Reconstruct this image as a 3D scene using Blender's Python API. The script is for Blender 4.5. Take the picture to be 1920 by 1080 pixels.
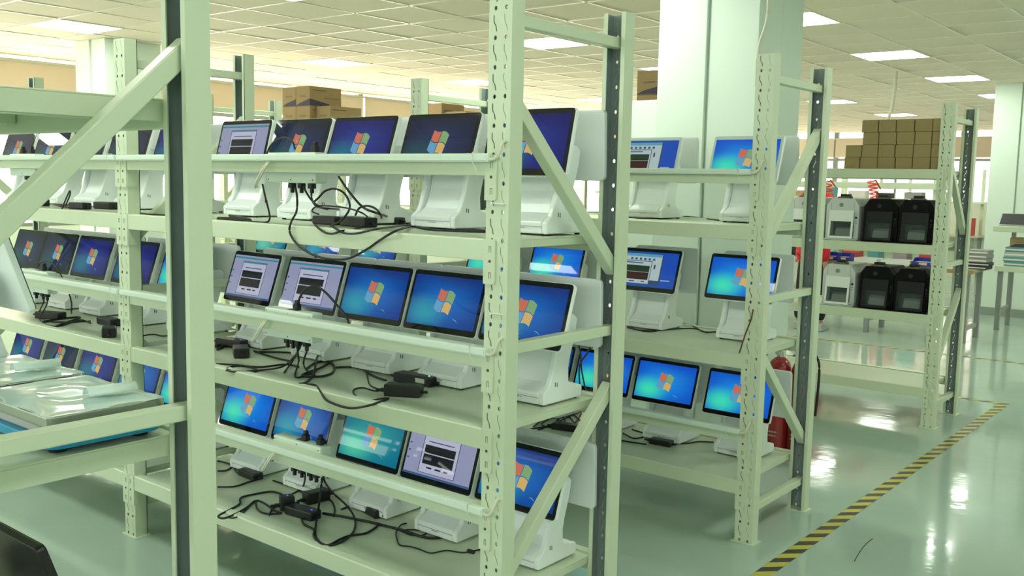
import bpy, bmesh, math, random
from mathutils import Vector, Matrix
from mathutils.geometry import tessellate_polygon
random.seed(7)
for o in list(bpy.data.objects): bpy.data.objects.remove(o)
scene = bpy.context.scene
COL = scene.collection

# ------------------------------------------------------------------ camera, light, exposure
F_PX, YAW, PITCH, ROLL, CAM_H = 1805.8, math.radians(-38.949), math.radians(-6.312), math.radians(1.143), 1.53
fwd = Vector((math.sin(YAW)*math.cos(PITCH), math.cos(YAW)*math.cos(PITCH), math.sin(PITCH)))
right0 = Vector((math.cos(YAW), -math.sin(YAW), 0)); up0 = right0.cross(fwd)
right = math.cos(ROLL)*right0 + math.sin(ROLL)*up0
up = -math.sin(ROLL)*right0 + math.cos(ROLL)*up0
CAM = Vector((0, 0, CAM_H))
cd = bpy.data.cameras.new('camera'); cam = bpy.data.objects.new('camera', cd); COL.objects.link(cam)
cd.sensor_width = 36; cd.lens = 36*F_PX/1920; cd.clip_end = 100; cd.clip_start = .02
mw = Matrix((right, up, -fwd)).transposed().to_4x4(); mw.translation = CAM
cam.matrix_world = mw
scene.camera = cam
world = bpy.data.worlds.new('world'); scene.world = world; world.use_nodes = True
world.node_tree.nodes['Background'].inputs[0].default_value = (.8, 1, .85, 1)
world.node_tree.nodes['Background'].inputs[1].default_value = .25
LAMP_STRENGTH = 17.5
LAMP_COLOR = (.92, 1.0, .88)
WINDOWS = {'left': ((1.0, .89, .70), 6.6), 'back': ((1.0, .94, .82), 2.2), 'front': ((.95, 1.0, .97), 4.9)}   # daylight through each window wall
scene.view_settings.view_transform = 'Standard'; scene.view_settings.look = 'None'
scene.view_settings.exposure = 0.0; scene.view_settings.gamma = 1.0
scene.view_settings.use_curve_mapping = False

# ------------------------------------------------------------------ helpers
def ray(px, py):
    return right*((px-960)/F_PX) + up*(-(py-540)/F_PX) + fwd
def at_x(px, py, X): d = ray(px, py); return CAM + d*((X-CAM.x)/d.x)
def at_y(px, py, Y): d = ray(px, py); return CAM + d*((Y-CAM.y)/d.y)
def at_z(px, py, Z): d = ray(px, py); return CAM + d*((Z-CAM.z)/d.z)
def project(P):
    v = Vector(P)-CAM; c = v.dot(fwd)
    return (960+F_PX*v.dot(right)/c, 540-F_PX*v.dot(up)/c, c)
def lin(r, g, b):
    f = lambda c: (c/255/12.92) if c/255 <= .04045 else ((c/255+.055)/1.055)**2.4
    return (f(r), f(g), f(b))

MATS = {}
def mat(name, color=(.8, .8, .8), rough=.5, metal=0., emit=None, estr=0., bump=0., bscale=60., var=0., vscale=4., alpha=1., trans=0., spec=.5, coat=0.):
    if name in MATS: return MATS[name]
    m = bpy.data.materials.new(name); m.use_nodes = True; nt = m.node_tree; b = nt.nodes['Principled BSDF']
    b.inputs['Base Color'].default_value = (*color, 1); b.inputs['Roughness'].default_value = rough; b.inputs['Metallic'].default_value = metal
    b.inputs['Specular IOR Level'].default_value = spec
    if coat: b.inputs['Coat Weight'].default_value = coat; b.inputs['Coat Roughness'].default_value = .08
    if emit: b.inputs['Emission Color'].default_value = (*emit, 1); b.inputs['Emission Strength'].default_value = estr
    if trans: b.inputs['Transmission Weight'].default_value = trans
    if alpha < 1: b.inputs['Alpha'].default_value = alpha
    if var or bump:
        tc = nt.nodes.new('ShaderNodeTexCoord')
        if var:
            n = nt.nodes.new('ShaderNodeTexNoise'); n.inputs['Scale'].default_value = vscale; n.inputs['Detail'].default_value = 5
            nt.links.new(tc.outputs['Object'], n.inputs['Vector'])
            mr = nt.nodes.new('ShaderNodeMapRange'); mr.inputs[3].default_value = 1-var; mr.inputs[4].default_value = 1+var
            nt.links.new(n.outputs['Fac'], mr.inputs[0])
            hm = nt.nodes.new('ShaderNodeVectorMath'); hm.operation = 'MULTIPLY'; hm.inputs[0].default_value = color
            nt.links.new(mr.outputs[0], hm.inputs[1]); nt.links.new(hm.outputs[0], b.inputs['Base Color'])
        if bump:
            n2 = nt.nodes.new('ShaderNodeTexNoise'); n2.inputs['Scale'].default_value = bscale; n2.inputs['Detail'].default_value = 3
            nt.links.new(tc.outputs['Object'], n2.inputs['Vector'])
            bp = nt.nodes.new('ShaderNodeBump'); bp.inputs['Strength'].default_value = bump; bp.inputs['Distance'].default_value = .01
            nt.links.new(n2.outputs['Fac'], bp.inputs['Height']); nt.links.new(bp.outputs[0], b.inputs['Normal'])
    MATS[name] = m; return m

class MB:
    """collects geometry; build() links it as one mesh object"""
    def __init__(s): s.v = []; s.f = []; s.m = []; s.sm = []
    def add(s, vs, fs, mi=0, smooth=False):
        o = len(s.v); s.v += [tuple(p) for p in vs]
        for f in fs: s.f.append(tuple(i+o for i in f)); s.m.append(mi); s.sm.append(smooth)
        return s
    def box(s, a, b, mi=0, M=None):
        x0, y0, z0 = a; x1, y1, z1 = b
        vs = [Vector(p) for p in ((x0,y0,z0),(x1,y0,z0),(x1,y1,z0),(x0,y1,z0),(x0,y0,z1),(x1,y0,z1),(x1,y1,z1),(x0,y1,z1))]
        if M: vs = [M@v for v in vs]
        return s.add(vs, [(0,3,2,1),(4,5,6,7),(0,1,5,4),(1,2,6,5),(2,3,7,6),(3,0,4,7)], mi)
    def prism(s, prof, a, b, axis='x', mi=0, M=None, smooth=False):
        """prof: CCW list of 2-D points; extruded from a to b along axis"""
        n = len(prof)
        def P(p, t):
            if axis == 'x': return Vector((t, p[0], p[1]))
            if axis == 'y': return Vector((p[0], t, p[1]))
            return Vector((p[0], p[1], t))
        vs = [P(p, a) for p in prof]+[P(p, b) for p in prof]
        if M: vs = [M@v for v in vs]
        flip = (axis == 'y')
        fs = [tuple(range(n-1, -1, -1)), tuple(range(n, 2*n))]
        fs += [(i, (i+1) % n, n+(i+1) % n, n+i) for i in range(n)]
        if flip: fs = [f[::-1] for f in fs]
        o = len(s.f); s.add(vs, fs, mi)
        if smooth:
            for i in range(o+2, len(s.f)): s.sm[i] = True
        return s
    def bar(s, p, q, w, h, side=(1, 0, 0), mi=0):
        """box of width w along side, height h, from p to q"""
        p, q = Vector(p), Vector(q); d = (q-p).normalized(); sx = Vector(side); n = sx.cross(d).normalized()
        vs = []
        for e in (p, q):
            for a, b in ((-1,-1),(1,-1),(1,1),(-1,1)): vs.append(e+sx*(a*w/2)+n*(b*h/2))
        return s.add(vs, [(0,3,2,1),(4,5,6,7),(0,1,5,4),(1,2,6,5),(2,3,7,6),(3,0,4,7)], mi)
    def lathe(s, prof, c=(0, 0, 0), n=20, mi=0, M=None, smooth=True):
        vs = []; c = Vector(c)
        for r, z in prof:
            for k in range(n):
                a = 2*math.pi*k/n; v = c+Vector((r*math.cos(a), r*math.sin(a), z)); vs.append(M@v if M else v)
        fs = []
        for i in range(len(prof)-1):
            for k in range(n): fs.append((i*n+k, i*n+(k+1) % n, (i+1)*n+(k+1) % n, (i+1)*n+k))
        s.add(vs, fs, mi, smooth)
        s.add(vs[:n][::-1], [tuple(range(n))], mi); s.add(vs[-n:], [tuple(range(n))], mi)
        return s
    def tube(s, pts, r, n=6, mi=0):
        pts = [Vector(p) for p in pts]; vs = []
        ref = Vector((0, 0, 1))
        for i, p in enumerate(pts):
            d = (pts[min(i+1, len(pts)-1)]-pts[max(i-1, 0)])
            if d.length < 1e-6: d = Vector((1, 0, 0))
            d.normalize(); a = d.cross(ref)
            if a.length < .05: a = d.cross(Vector((0, 1, 0)))
            a.normalize(); b = a.cross(d)
            for k in range(n):
                t = 2*math.pi*k/n; vs.append(p+a*(r*math.cos(t))+b*(r*math.sin(t)))
        fs = [(i*n+k, i*n+(k+1) % n, (i+1)*n+(k+1) % n, (i+1)*n+k) for i in range(len(pts)-1) for k in range(n)]
        s.add(vs, fs, mi, True)
        s.add(vs[:n], [tuple(range(n-1, -1, -1))], mi); s.add(vs[-n:], [tuple(range(n))], mi)
        return s
    def mesh(s, name, mats):
        me = bpy.data.meshes.new(name); me.from_pydata(s.v, [], s.f)
        for m in (mats if isinstance(mats, (list, tuple)) else [mats]): me.materials.append(m)
        me.polygons.foreach_set('material_index', s.m); me.polygons.foreach_set('use_smooth', s.sm)
        me.update(); return me
    def build(s, name, mats, parent=None, M=None, bevel=0.):
        return inst(s.mesh(name, mats), name, parent, M, bevel)

def inst(me, name, parent=None, M=None, bevel=0., seg=2):
    o = bpy.data.objects.new(name, me); COL.objects.link(o)
    if parent: o.parent = parent
    if M is not None: o.matrix_local = M
    if bevel:
        bm_ = o.modifiers.new('bevel', 'BEVEL'); bm_.width = bevel; bm_.segments = seg; bm_.limit_method = 'ANGLE'; bm_.angle_limit = math.radians(40)
    return o
def tag(o, label=None, cat=None, group=None, kind=None):
    if label: o['label'] = label
    if cat: o['category'] = cat
    if group: o['group'] = group
    if kind: o['kind'] = kind
    return o
def empty(name, loc=(0, 0, 0), rz=0.):
    o = bpy.data.objects.new(name, None); COL.objects.link(o); o.location = loc; o.rotation_euler = (0, 0, rz); o.empty_display_size = .05
    return o
def T(x, y, z): return Matrix.Translation((x, y, z))
def Rz(a): return Matrix.Rotation(a, 4, 'Z')
def Rx(a): return Matrix.Rotation(a, 4, 'X')
def rrect(w, h, r, n=4):
    pts = []
    for cx, cy, a0 in ((w/2-r, -h/2+r, -90), (w/2-r, h/2-r, 0), (-w/2+r, h/2-r, 90), (-w/2+r, -h/2+r, 180)):
        for k in range(n+1):
            a = math.radians(a0+90*k/n); pts.append((cx+r*math.cos(a), cy+r*math.sin(a)))
    return pts
def smooth_path(pts, n=6):
    pts = [Vector(p) for p in pts]
    if len(pts) < 3: return pts
    out = []
    P = [pts[0]*2-pts[1]]+pts+[pts[-1]*2-pts[-2]]
    for i in range(1, len(P)-2):
        a, b, c, d = P[i-1:i+3]
        for k in range(n):
            t = k/n
            out.append(.5*((2*b)+(c-a)*t+(2*a-5*b+4*c-d)*t*t+(3*b-a-3*c+d)*t*t*t))
    out.append(pts[-1]); return out

# ------------------------------------------------------------------ materials
CREAM = mat('ivory_paint', (.60, .69, .51), .38, bump=.04, bscale=220, var=.03)
CHAN_IN = mat('grey_channel_inside', (.24, .30, .285), .55, 0., var=.15, vscale=12)  # darker grey on the inner faces of the uprights
PVC = mat('white_pvc', (.68, .80, .70), .35)
WHITE = mat('white_plastic', (.86, .93, .92), .30)
SILVER = mat('silver_plastic', (.46, .47, .46), .38)
BLACK = mat('black_gloss', (.010, .010, .011), .06)
RUBBER = mat('black_rubber', (.012, .012, .013), .55)
BRICK = mat('black_plastic', (.014, .014, .015), .42)
DARK = mat('dark_line', (.05, .06, .06), .6)
CORD = mat('cream_cord', (.66, .68, .55), .5)
KRAFT = mat('kraft_carton', (.36, .255, .125), .8, var=.08, vscale=9)
KRAFT2 = mat('brown_carton', (.33, .245, .115), .8, var=.06, vscale=9)
COLP = mat('white_column_paint', (.72, .84, .74), .45)
WALLP = mat('wall_paint', (.70, .78, .66), .6)
STEEL = mat('bench_steel', (.28, .31, .29), .4, .5)
INK = mat('purple_ink', (.06, .055, .10), .7)
INK2 = mat('grey_ink', (.12, .10, .07), .7)
LED = mat('green_led', (.1, .8, .3), .4, emit=(.2, 1, .4), estr=2)
LEDB = mat('blue_led', (.1, .1, .8), .4, emit=(.1, .1, 1), estr=1.5)

# ------------------------------------------------------------------ room
ROOM = dict(x0=-11.4, x1=5.5, y0=-5.0, y1=22.7, zc=2.83)
def floor_mat():
    m = bpy.data.materials.new('epoxy_floor'); m.use_nodes = True; nt = m.node_tree; b = nt.nodes['Principled BSDF']
    tc = nt.nodes.new('ShaderNodeTexCoord')
    n = nt.nodes.new('ShaderNodeTexNoise'); n.inputs['Scale'].default_value = .9; n.inputs['Detail'].default_value = 6; n.inputs['Roughness'].default_value = .6
    nt.links.new(tc.outputs['Object'], n.inputs['Vector'])
    cr = nt.nodes.new('ShaderNodeValToRGB')
    cr.color_ramp.elements[0].position = .3; cr.color_ramp.elements[0].color = (.35, .465, .395, 1)
    cr.color_ramp.elements[1].position = .72; cr.color_ramp.elements[1].color = (.43, .555, .48, 1)
    nt.links.new(n.outputs['Fac'], cr.inputs[0]); nt.links.new(cr.outputs[0], b.inputs['Base Color'])
    n3 = nt.nodes.new('ShaderNodeTexNoise'); n3.inputs['Scale'].default_value = 2.5; n3.inputs['Detail'].default_value = 5
    nt.links.new(tc.outputs['Object'], n3.inputs['Vector'])
    mr = nt.nodes.new('ShaderNodeMapRange'); mr.inputs[1].default_value = .3; mr.inputs[2].default_value = .7; mr.inputs[3].default_value = .04; mr.inputs[4].default_value = .13
    nt.links.new(n3.outputs['Fac'], mr.inputs[0]); nt.links.new(mr.outputs[0], b.inputs['Roughness'])
    n2 = nt.nodes.new('ShaderNodeTexNoise'); n2.inputs['Scale'].default_value = 7; n2.inputs['Detail'].default_value = 3
    nt.links.new(tc.outputs['Object'], n2.inputs['Vector'])
    bp = nt.nodes.new('ShaderNodeBump'); bp.inputs['Strength'].default_value = .10; bp.inputs['Distance'].default_value = .01
    nt.links.new(n2.outputs['Fac'], bp.inputs['Height']); nt.links.new(bp.outputs[0], b.inputs['Normal'])
    b.inputs['Specular IOR Level'].default_value = .5
    return m
x0, x1, y0, y1, zc = (ROOM[k] for k in ('x0', 'x1', 'y0', 'y1', 'zc'))
tag(MB().box((x0-.2, y0-.2, -.1), (x1+.2, y1+.2, 0)).build('floor', floor_mat()), kind='structure', label='glossy grey-green epoxy factory floor')
ceil = tag(MB().box((x0-.2, y0-.2, zc+.02), (x1+.2, y1+.2, zc+.12)).build('ceiling', mat('ceiling_slab', (.5, .5, .45), .9)), kind='structure', label='suspended ceiling of square cream tiles')

# light cells (corner x, corner y) on the 0.6 m ceiling grid
CELL = .6; GX0, GY0 = -5.9, 5.26
lights = [(-8.9, 4.06), (-8.9, 7.06), (-8.9, 9.46), (-8.9, 12.46), (-5.9, 4.06), (-5.9, 7.06), (-5.9, 9.46), (-5.9, 11.86), (-5.9, 14.26), (-5.9, 17.26),
          (-3.5, 4.06), (-3.5, 7.06), (-3.5, 9.46), (-3.5, 11.86), (-3.5, 14.26), (-3.5, 17.26)]
lights += [(x, y) for x in (-8.9, -5.9, -3.5) for y in (1.06, -1.94)] + [(x, y) for x in (-.5, 2.5) for y in (-1.94, 1.06, 4.06, 7.06, 10.06, 13.06, 16.06)]
lset = {(round((x-GX0)/CELL), round((y-GY0)/CELL)) for x, y in lights}
TILE = mat('ceiling_tile', (.83, .735, .61), .85, bump=.03, bscale=150, var=.03, vscale=2)
TBAR = mat('ceiling_tbar', (.80, .75, .65), .30)
tile_me = MB().prism([(-.292, -.292), (.292, -.292), (.292, .292), (-.292, .292)], 0, .012, 'z').mesh('ceiling_tile', TILE)
i0, i1 = math.floor((x0-GX0)/CELL), math.ceil((x1-GX0)/CELL); j0, j1 = math.floor((y0-GY0)/CELL), math.ceil((y1-GY0)/CELL)
tiles = []
for i in range(i0, i1):
    for j in range(j0, j1):
        if (i, j) in lset: continue
        cx, cy = GX0+(i+.5)*CELL, GY0+(j+.5)*CELL
        px, py, c = project((cx, cy, zc))
        vis = c > .5 and -60 < px < 1980 and -60 < py < 420
        tiles.append((0 if vis else 1, c if c > 0 else 99, cx, cy))
tiles.sort()
rest = MB()
for k, (nv, c, cx, cy) in enumerate(tiles):
    M = T(cx, cy, zc-.002+random.uniform(-.001, .006)) @ Rx(random.uniform(-.010, .010)) @ Matrix.Rotation(random.uniform(-.010, .010), 4, 'Y')
    if k < 300 and not nv: inst(tile_me, 'ceiling_tile', ceil, M)
    else: rest.box((-.292, -.292, 0), (.292, .292, .012), 0, M)
tag(rest.build('ceiling_tile_field', TILE, ceil), kind='stuff')
bars = MB()
for i in range(i0, i1+1): bars.box((GX0+i*CELL-.009, y0, zc-.005), (GX0+i*CELL+.009, y1, zc+.016))
for j in range(j0, j1+1): bars.box((x0, GY0+j*CELL-.009, zc-.005), (x1, GY0+j*CELL+.009, zc+.016))
tag(bars.build('ceiling_grid', TBAR, ceil), kind='stuff')
LAMP = mat('lamp_diffuser', (.9, .9, .9), .5, emit=LAMP_COLOR, estr=LAMP_STRENGTH)
lf = MB()
for a, b in (((-.3, -.3), (.3, -.285)), ((-.3, .285), (.3, .3)), ((-.3, -.285), (-.285, .285)), ((.285, -.285), (.3, .285))): lf.box((*a, -.008), (*b, .01))
lf_me = lf.mesh('light_frame', TBAR); ld_me = MB().prism(rrect(.57, .57, .03), -.006, .004, 'z').mesh('light_diffuser', LAMP)
ORD = ['first', 'second', 'third', 'fourth', 'fifth', 'sixth', 'seventh', 'eighth', 'ninth', 'tenth', 'eleventh', 'twelfth']
for x, y in lights:
    e = empty('ceiling_light', (x+.3, y+.3, zc))
    colx = {-8.9: 'row over the blinds side', -5.9: 'row left of the column', -3.5: 'row just right of the column', -.5: 'row right of view', 2.5: 'row far right of view'}[x]
    ys = sorted(b for a, b in lights if a == x)
    tag(e, f'square white ceiling light panel, {ORD[ys.index(y)]} from near end, {colx}', 'ceiling light', 'ceiling light panels')
    inst(lf_me, 'light_frame', e); inst(ld_me, 'light_diffuser', e)

# walls with windows and blinds
BLIND = mat('beige_blind', (.68, .60, .47), .8, bump=.03, bscale=300)
_nt = BLIND.node_tree; _tr = _nt.nodes.new('ShaderNodeBsdfTranslucent'); _tr.inputs[0].default_value = (.58, .52, .41, 1)
_ms = _nt.nodes.new('ShaderNodeMixShader'); _ms.inputs[0].default_value = .22
_nt.links.new(_nt.nodes['Principled BSDF'].outputs[0], _ms.inputs[1]); _nt.links.new(_tr.outputs[0], _ms.inputs[2]); _nt.links.new(_ms.outputs[0], _nt.nodes['Material Output'].inputs[0])
FRAMEM = mat('window_frame_grey', (.20, .24, .22), .45)
def window_wall(name, L0, L1, axis, pos, sgn, sill, blind_lo, blind_hi, side):
    """axis 'x': wall plane x=pos running along y; axis 'y': plane y=pos running along x"""
    def bx(mb, a, b, z0, z1, d0, d1, mi=0):
        p0, p1 = pos+sgn*d0, pos+sgn*d1
        lo, hi = min(p0, p1), max(p0, p1)
        if axis == 'x': mb.box((lo, a, z0), (hi, b, z1), mi)
        else: mb.box((a, lo, z0), (b, hi, z1), mi)
    WIN = mat('window_daylight_'+side, (.9, .9, .9), .3, emit=WINDOWS[side][0], estr=WINDOWS[side][1])
    w = MB(); bx(w, L0, L1, 0, sill, -.2, 0); bx(w, L0, L1, zc, zc+.1, -.2, 0)
    tag(w.build(name, WALLP), kind='structure')
    n = max(1, round((L1-L0)/3.0)); step = (L1-L0)/n
    for k in range(n):
        a, b = L0+k*step, L0+(k+1)*step
        g = MB(); bx(g, a+.05, b-.05, sill+.03, zc, -.12, -.10)
        wn = tag(g.build(f'window_{side}_{k+1}', WIN), kind='structure')
        fr = MB()
        bx(fr, a, a+.05, sill, zc, -.14, -.02); bx(fr, b-.05, b, sill, zc, -.14, -.02); bx(fr, a+.05, b-.05, sill, sill+.04, -.14, -.02)
        bx(fr, a+.05, b-.05, blind_lo-.10, blind_lo-.05, -.12, -.04); bx(fr, (a+b)/2-.02, (a+b)/2+.02, sill, zc-.06, -.12, -.05)
        fr.build('window_frame', FRAMEM, wn)
        e = empty('roller_blind', ((pos+sgn*.06, (a+b)/2, blind_hi) if axis == 'x' else ((a+b)/2, pos+sgn*.06, blind_hi)))
        inv = e.matrix_basis.inverted()
        q = MB(); bx(q, a+.02, b-.02, blind_lo, blind_hi, .05, .056); q.build('blind_fabric', BLIND, e, T(*(-e.location)))
        q = MB(); bx(q, a+.01, b-.01, blind_hi-.02, blind_hi+.012, .03, .07); q.build('blind_roller', mat('blind_rail', (.6, .58, .48), .5), e, T(*(-e.location)))
        q = MB(); bx(q, a+.02, b-.02, blind_lo-.025, blind_lo, .045, .06); q.build('blind_bottom_bar', CREAM, e, T(*(-e.location)))
        tag(e, f'beige roller blind half lowered, {ORD[k]} along the {"left" if axis=="x" else "far" if side=="back" else "near"} window wall', 'blind', 'roller blinds')
tag(MB().box((x0-.2, y0, 0), (x0, 1.0, zc)).build('wall_left_near', WALLP), kind='structure')
window_wall('wall_left', 1.0, y1, 'x', x0, 1, .9, 2.43, 2.785, 'left')
window_wall('wall_back', x0, x1, 'y', y1, -1, 1.25, 2.27, 2.68, 'back')
window_wall('wall_front', x0, x1, 'y', y0, 1, 1.45, 2.62, 2.78, 'front')
tag(MB().box((x1, y0, 0), (x1+.2, y1, zc)).build('wall_right', WALLP), kind='structure')

# columns
def column(name, x0, x1, y0, y1, label, step=True):
    e = empty(name, ((x0+x1)/2, (y0+y1)/2, 0))
    L = T(*(-e.location)); xm, ym = (x0+x1)/2, (y0+y1)/2
    m = MB(); m.box((x0+.02, y0+.02, 0), (x1-.02, y1-.02, zc)); m.build('core', COLP, e, L)
    if step:
        m = MB(); m.box((x0, y0-.012, 0), (xm, y0+.02, zc)); m.build('facing_panel', COLP, e, L, .004)
        m = MB(); m.box((xm+.014, y0+.004, 0), (x1, y0+.02, zc)); m.build('facing_panel', COLP, e, L, .004)
        m = MB(); m.box((x1-.02, y0+.02, 0), (x1, ym, zc)); m.build('facing_panel', COLP, e, L, .004)
        m = MB(); m.box((x1-.02, ym+.012, 0), (x1-.006, y1, zc)); m.build('facing_panel', COLP, e, L, .004)
        m = MB(); m.box((x0, y0+.02, 0), (x0+.02, y1, zc)); m.build('facing_panel', COLP, e, L, .004)
    else:
        m = MB(); m.box((x0, y0, 0), (x1, y0+.02, zc)); m.box((x0, y0+.02, 0), (x0+.02, y1, zc)); m.box((x1-.02, y0+.02, 0), (x1, y1, zc)); m.build('facing_panel', COLP, e, L, .004)
    m = MB(); m.box((x0-.01, y0-.022, 0), (x1+.01, y0-.012, .1)); m.box((x1, y0-.012, 0), (x1+.01, y1, .1)); m.build('skirting', mat('grey_skirting', (.28, .34, .29), .4), e, L)
    tag(e, label, 'column'); return e
column('column', -2.89, -2.29, 4.87, 5.47, 'broad white square column behind the second rack')
column('column', -9.6, -9.05, 4.87, 5.47, 'cream-lit column beside the blinds at far left')
column('column', -2.96, -2.36, 12.95, 13.55, 'white column at right edge behind the workbenches')
# low pale partition board left of the big column
tag(MB().box((-3.24, 5.05, 0), (-2.92, 5.09, 2.03)).build('partition_board', COLP, None, None, .004), 'pale green board leaning at the left side of broad column', 'board')

# ------------------------------------------------------------------ floor tape
def tape_mat():
    m = bpy.data.materials.new('hazard_tape'); m.use_nodes = True; nt = m.node_tree; b = nt.nodes['Principled BSDF']
    tc = nt.nodes.new('ShaderNodeTexCoord'); mp = nt.nodes.new('ShaderNodeMapping'); sp = nt.nodes.new('ShaderNodeSeparateXYZ')
    nt.links.new(tc.outputs['Object'], sp.inputs[0])
    ad = nt.nodes.new('ShaderNodeMath'); ad.operation = 'SUBTRACT'; nt.links.new(sp.outputs['X'], ad.inputs[0]); nt.links.new(sp.outputs['Y'], ad.inputs[1])
    mu = nt.nodes.new('ShaderNodeMath'); mu.operation = 'MULTIPLY'; mu.inputs[1].default_value = 1/.125; nt.links.new(ad.outputs[0], mu.inputs[0])
    fr = nt.nodes.new('ShaderNodeMath'); fr.operation = 'FRACT'; nt.links.new(mu.outputs[0], fr.inputs[0])
    gt = nt.nodes.new('ShaderNodeMath'); gt.operation = 'GREATER_THAN'; gt.inputs[1].default_value = .5; nt.links.new(fr.outputs[0], gt.inputs[0])
    mx = nt.nodes.new('ShaderNodeMix'); mx.data_type = 'RGBA'; mx.inputs[6].default_value = (.52, .50, .075, 1); mx.inputs[7].default_value = (.045, .04, .04, 1)
    nt.links.new(gt.outputs[0], mx.inputs[0]); nt.links.new(mx.outputs[2], b.inputs['Base Color']); b.inputs['Roughness'].default_value = .35
    return m
TAPE = tape_mat()
tag(MB().box((0, -4.6, 0), (.065, 7.60, .001)).build('floor_tape', TAPE, None, T(-1.553, 0, .0005)), 'yellow and black hazard tape running along the aisle floor', 'floor tape')
tag(MB().box((0, 0, 0), (3.2, .05, .001)).build('floor_tape', TAPE, None, T(-4.753, 7.545, .0005)), 'striped tape crossing the floor behind the printer rack', 'floor tape')
tag(MB().box((0, 0, 0), (8, .05, .001)).build('floor_tape', TAPE, None, T(-6.5, 9.47, .0005)), 'far striped tape line in front of the workbench', 'floor tape')
sc_ = MB().tube(smooth_path([at_z(1602, 1052, .001), at_z(1612, 1035, .001), at_z(1624, 1020, .001), at_z(1636, 1010, .001)]), .0018, 5)  # scuff mark on the floor, drawn as a thin tube
tag(sc_.build('floor_scuff', RUBBER), 'thin dark thread marking the aisle floor', 'scuff')

# ------------------------------------------------------------------ racks
PW, PD, PH = .082, .055, 2.07
def perf_cell(mb, x0, x1, z0, z1, y, mi, holes, flip):
    outer = [Vector((x0, z0, 0)), Vector((x1, z0, 0)), Vector((x1, z1, 0)), Vector((x0, z1, 0))]
    polys = [outer]+holes
    flat = [p for q in polys for p in q]
    tris = tessellate_polygon(polys)
    vs = [(p[0], y, p[1]) for p in flat]
    fs = []
    for t in tris:
        a, b, c = (flat[i] for i in t)
        ccw = (b-a).cross(c-a).z > 0
        t = tuple(t) if (ccw != flip) else tuple(t)[::-1]
        fs.append(t)
    mb.add(vs, fs, mi)
def post_mesh():
    m = MB(); n = 26; pit = PH/n
    for k in range(n):
        z0 = k*pit; zc_ = z0+pit/2; holes = []
        for s in (-1, 1):
            cx = s*.019+.0015
            holes.append([Vector((cx+.0051*math.cos(a*math.pi/4), zc_-.029+.0066*math.sin(a*math.pi/4), 0)) for a in range(8)])
            w = .0034 if s < 0 else .0016
            L = [(-.006, .032), (-.006, .014), (.0015, .002), (.004, -.012)]
            holes.append([Vector((cx+a-w/2, zc_+b, 0)) for a, b in L]+[Vector((cx+a+w/2, zc_+b, 0)) for a, b in L[::-1]])
        perf_cell(m, -PW/2, PW/2, z0, z0+pit, 0, 0, holes, False)
        perf_cell(m, -PW/2+.003, PW/2-.003, z0, z0+pit, .003, 1, holes, True)
    for s in (-1, 1):
        X = s*PW/2; Xi = s*(PW/2-.003)
        f = [(0, 1, 2, 3)] if s > 0 else [(3, 2, 1, 0)]
        m.add([(X, 0, 0), (X, PD, 0), (X, PD, PH), (X, 0, PH)], f, 0)
        m.add([(Xi, .003, 0), (Xi, PD-.003, 0), (Xi, PD-.003, PH), (Xi, .003, PH)], [q[::-1] for q in f], 1)
        a, b = sorted((X, s*(PW/2-.015))); m.box((a, PD-.003, 0), (b, PD, PH), 0)
        m.box((min(X, Xi), .003, PH-.0005), (max(X, Xi), PD, PH), 0)
    m.box((-PW/2, 0, PH-.0005), (PW/2, .003, PH), 0)
    m.box((-PW/2-.012, -.01, 0), (PW/2+.012, PD+.012, .003), 0)
    return m.mesh('upright', [CREAM, CHAN_IN])
POST = post_mesh()
_beam = {}
def beam_mesh(L, h):
    k = (round(L, 3), h)
    if k not in _beam:
        # stepped box-beam section (y, z), front at y=0, top z=0
        pr = [(0, -h), (.036, -h), (.036, 0), (.004, 0), (0, -.003)]
        _beam[k] = MB().prism(pr, 0, L, 'x').mesh('beam', CREAM)
    return _beam[k]
def conn_mesh():
    m = MB(); m.prism([(-.002, -.127), (.036, -.127), (.040, -.123), (.040, -.004), (.036, 0), (-.002, 0)], -.006, 0, 'y')
    m.box((-.003, -.001, -.127), (-.0003, .045, 0))
    for z in (-.028, -.102): m.box((.0185, -.0066, z-.009), (.0197, -.006, z+.009), 1); m.box((.0255, -.0066, z-.009), (.0263, -.006, z+.009), 1); m.box((.0197, -.0066, z+.0078), (.0255, -.006, z+.009), 1)
    m.lathe([(.0045, -.0008), (.0045, .0008)], (0, 0, 0), 8, 1, T(.022, -.0062, -.062) @ Rx(math.pi/2))
    return m.mesh('connector', [CREAM, DARK])
CONN = conn_mesh()
_deck = {}
def deck_mesh(L, D, lip):
    k = (round(L, 3), round(D, 3), lip)
    if k not in _deck:
        m = MB(); n = 4; w = L/n
        m.box((0, 0, -.004), (L, D, 0))
        m.box((0, 0, -lip), (.003, D, -.004)); m.box((L-.003, 0, -lip), (L, D, -.004))
        _deck[k] = m.mesh('shelf_deck', CREAM)
    return _deck[k]
_rib = {}
def rib_mesh(D):
    k = round(D, 3)
    if k not in _rib: _rib[k] = MB().prism([(-.03, 0), (-.03, -.03), (.03, -.03), (.03, 0)][::-1], 0, D, 'y').mesh('shelf_rib', CREAM)
    return _rib[k]
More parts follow.
